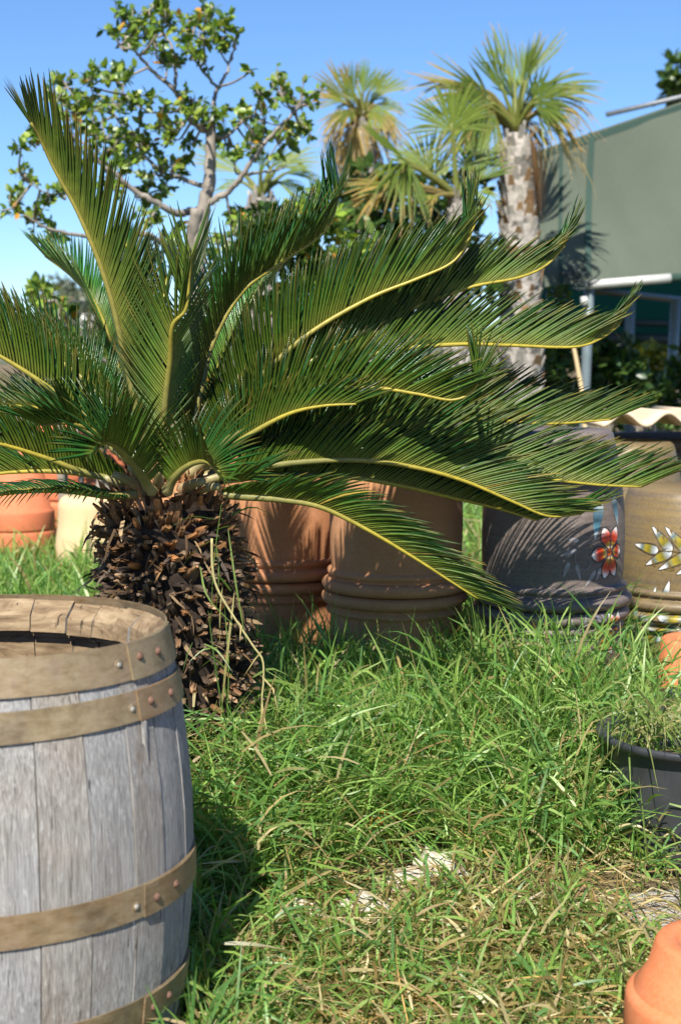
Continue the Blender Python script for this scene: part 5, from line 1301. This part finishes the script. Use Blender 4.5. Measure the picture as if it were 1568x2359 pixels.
def tall_blades():
    # single long blades that stick out of the grass in front of the pots and the barrel
    specs = []
    for k in range(420):
        x = random.uniform(560, 1560); Y = random.uniform(3.3, 3.95); specs.append((at(x, 1500, Y).x, Y, random.uniform(.18, .33) + .09 * (x > 1080)))
    for k in range(30): specs.append((random.uniform(-.32, -.1), random.uniform(2.05, 2.4), random.uniform(.08, .16)))
    for k in range(26): specs.append((random.uniform(.56, .95), random.uniform(2.86, 2.98), random.uniform(.10, .24)))
    P0 = np.array([(x, y, 0) for x, y, h in specs]); L = np.array([s[2] for s in specs]); n = len(P0); ok = free(P0[:, 0], P0[:, 1]); P0, L = P0[ok], L[ok]; n = len(P0)
    P0[:, 2] = gz(P0[:, 0], P0[:, 1]); az = rng.uniform(0, 6.28, n); ln = np.abs(rng.normal(.1, .3, n))
    D = np.stack([np.cos(az) * np.sin(ln), np.sin(az) * np.sin(ln), np.cos(ln)], 1); b_ = np.stack([np.cos(az), np.sin(az), -np.full(n, .7)], 1) * rng.uniform(.0, .6, n)[:, None]
    V, Fc, per = strips(P0, D, L * 1.1, rng.uniform(.0016, .0030, n), b_, 8)
    c = np.array([(.13, .215, .045), (.17, .25, .06), (.10, .175, .04)])[rng.integers(0, 3, n)]
    o = link('tall_grass', mesh('tall_grass', V, Fc, M['grass'], None, False, np.repeat(c, per, 0))); tag(o, 'long single grass blades rising in front of the pots', 'grass', kind='stuff')
tall_blades()

# grass growing in and leaning over the nursery pots
def pot_grass():
    b = MB()
    for k in range(170):
        x = random.uniform(1385, 1560); y = random.uniform(1645, 1705); p = np.array(at(x, y, random.uniform(3.02, 3.55))); d = norm(np.array([random.uniform(-.4, 1), random.uniform(-.8, .2), random.uniform(-.1, .5)])); L = random.uniform(.06, .18)
        P, _ = spline([p, p + d * L * .5 + (0, 0, .02), p + d * L + np.array([0, 0, -.5 * L])], 7); wv = norm(np.cross(d, rng.normal(0, 1, 3))) * random.uniform(.0016, .003); wp = np.array([.7, 1, 1, .9, .8, .5, .08])[:, None]
        c = np.array([(.13, .21, .045), (.18, .26, .06), (.25, .28, .09), (.42, .36, .16)][random.choice((0, 1, 1, 2, 3))]); b.add(np.concatenate([P - wv * wp, P + wv * wp]), [(i, i + 1, 8 + i, 7 + i) for i in range(6)], c)
    tag(b.build('leaning_grass', M['grass'], None, False), 'grass leaning over the rims of the black plastic pots', 'grass', kind='stuff')
pot_grass()

# stones and a dry leaf in the foreground
def stones():
    for x, y, Y, r, lab in ((1010, 2050, 3.0, .045, 'pale rounded stone in the middle of the foreground grass'), (930, 2085, 2.97, .030, 'small grey stone left of the pale rounded stone'), (690, 2130, 2.84, .034, 'rough stone in the grass right of the barrel'), (640, 2330, 2.55, .030, 'stone at the bottom edge near the barrel'), (1040, 2352, 2.52, .020, 'small white stone at the bottom edge, middle'), (850, 2160, 2.80, .045, 'flat grey stone half covered by straw')):
        p = at(x, y, Y); k, m = 14, 8; V = []
        s = np.array([random.uniform(1.0, 1.5), random.uniform(.8, 1.2), random.uniform(.6, .9)]) * r; ph = rng.uniform(0, 6, 6)
        for j in range(m + 1):
            for i in range(k):
                a, e = i * 2 * math.pi / k, -math.pi / 2 + math.pi * j / m; q = np.array([math.cos(a) * math.cos(e), math.sin(a) * math.cos(e), math.sin(e)])
                f = 1 + .26 * math.sin(3 * q[0] + ph[0]) * math.cos(4 * q[1] + ph[1]) + .17 * math.sin(7 * q[2] + 5 * q[0] + ph[2]) + .05 * math.sin(11 * q[1] + ph[3]); V.append(q * s * f)
        Fc = [(j * k + i, j * k + (i + 1) % k, (j + 1) * k + (i + 1) % k, (j + 1) * k + i) for j in range(m) for i in range(k)]
        o = link('stone', mesh('stone', V, Fc, M['stone'], None, False), None, (p.x, Y, float(gz(p.x, Y)) + s[2] * .7)); tag(o, lab, 'stone', 'stones in the foreground')
    p = at(880, 1992, 3.16); b = MB()
    for k in range(15):
        a = -.45 + k * .055; L = .125 * random.uniform(.8, 1.1); u = np.linspace(0, 1, 6); d = np.array([math.cos(math.pi - .15 + a), math.sin(math.pi - .15 + a) * .45, .25 - .02 * k])
        base = np.array([p.x + .065, 3.16, .105]); c_ = base + d * (L * u)[:, None] + np.array([0, 0, -.03]) * (u ** 2)[:, None]; sd = np.array([0, .0026, .0030])
        b.add(np.stack([c_ - sd, c_ + (0, -.002, .0022), c_ + sd], 1).reshape(-1, 3), [(i * 3 + s, i * 3 + s + 1, i * 3 + s + 4, i * 3 + s + 3) for i in range(5) for s in (0, 1)], np.array((.50, .22, .045)) * random.uniform(.7, 1.15))
    tag(b.build('dry_palm_leaf', M['straw'], None, False), 'orange-brown dry palm leaf lying in the middle of the grass', 'dry leaf')
stones()
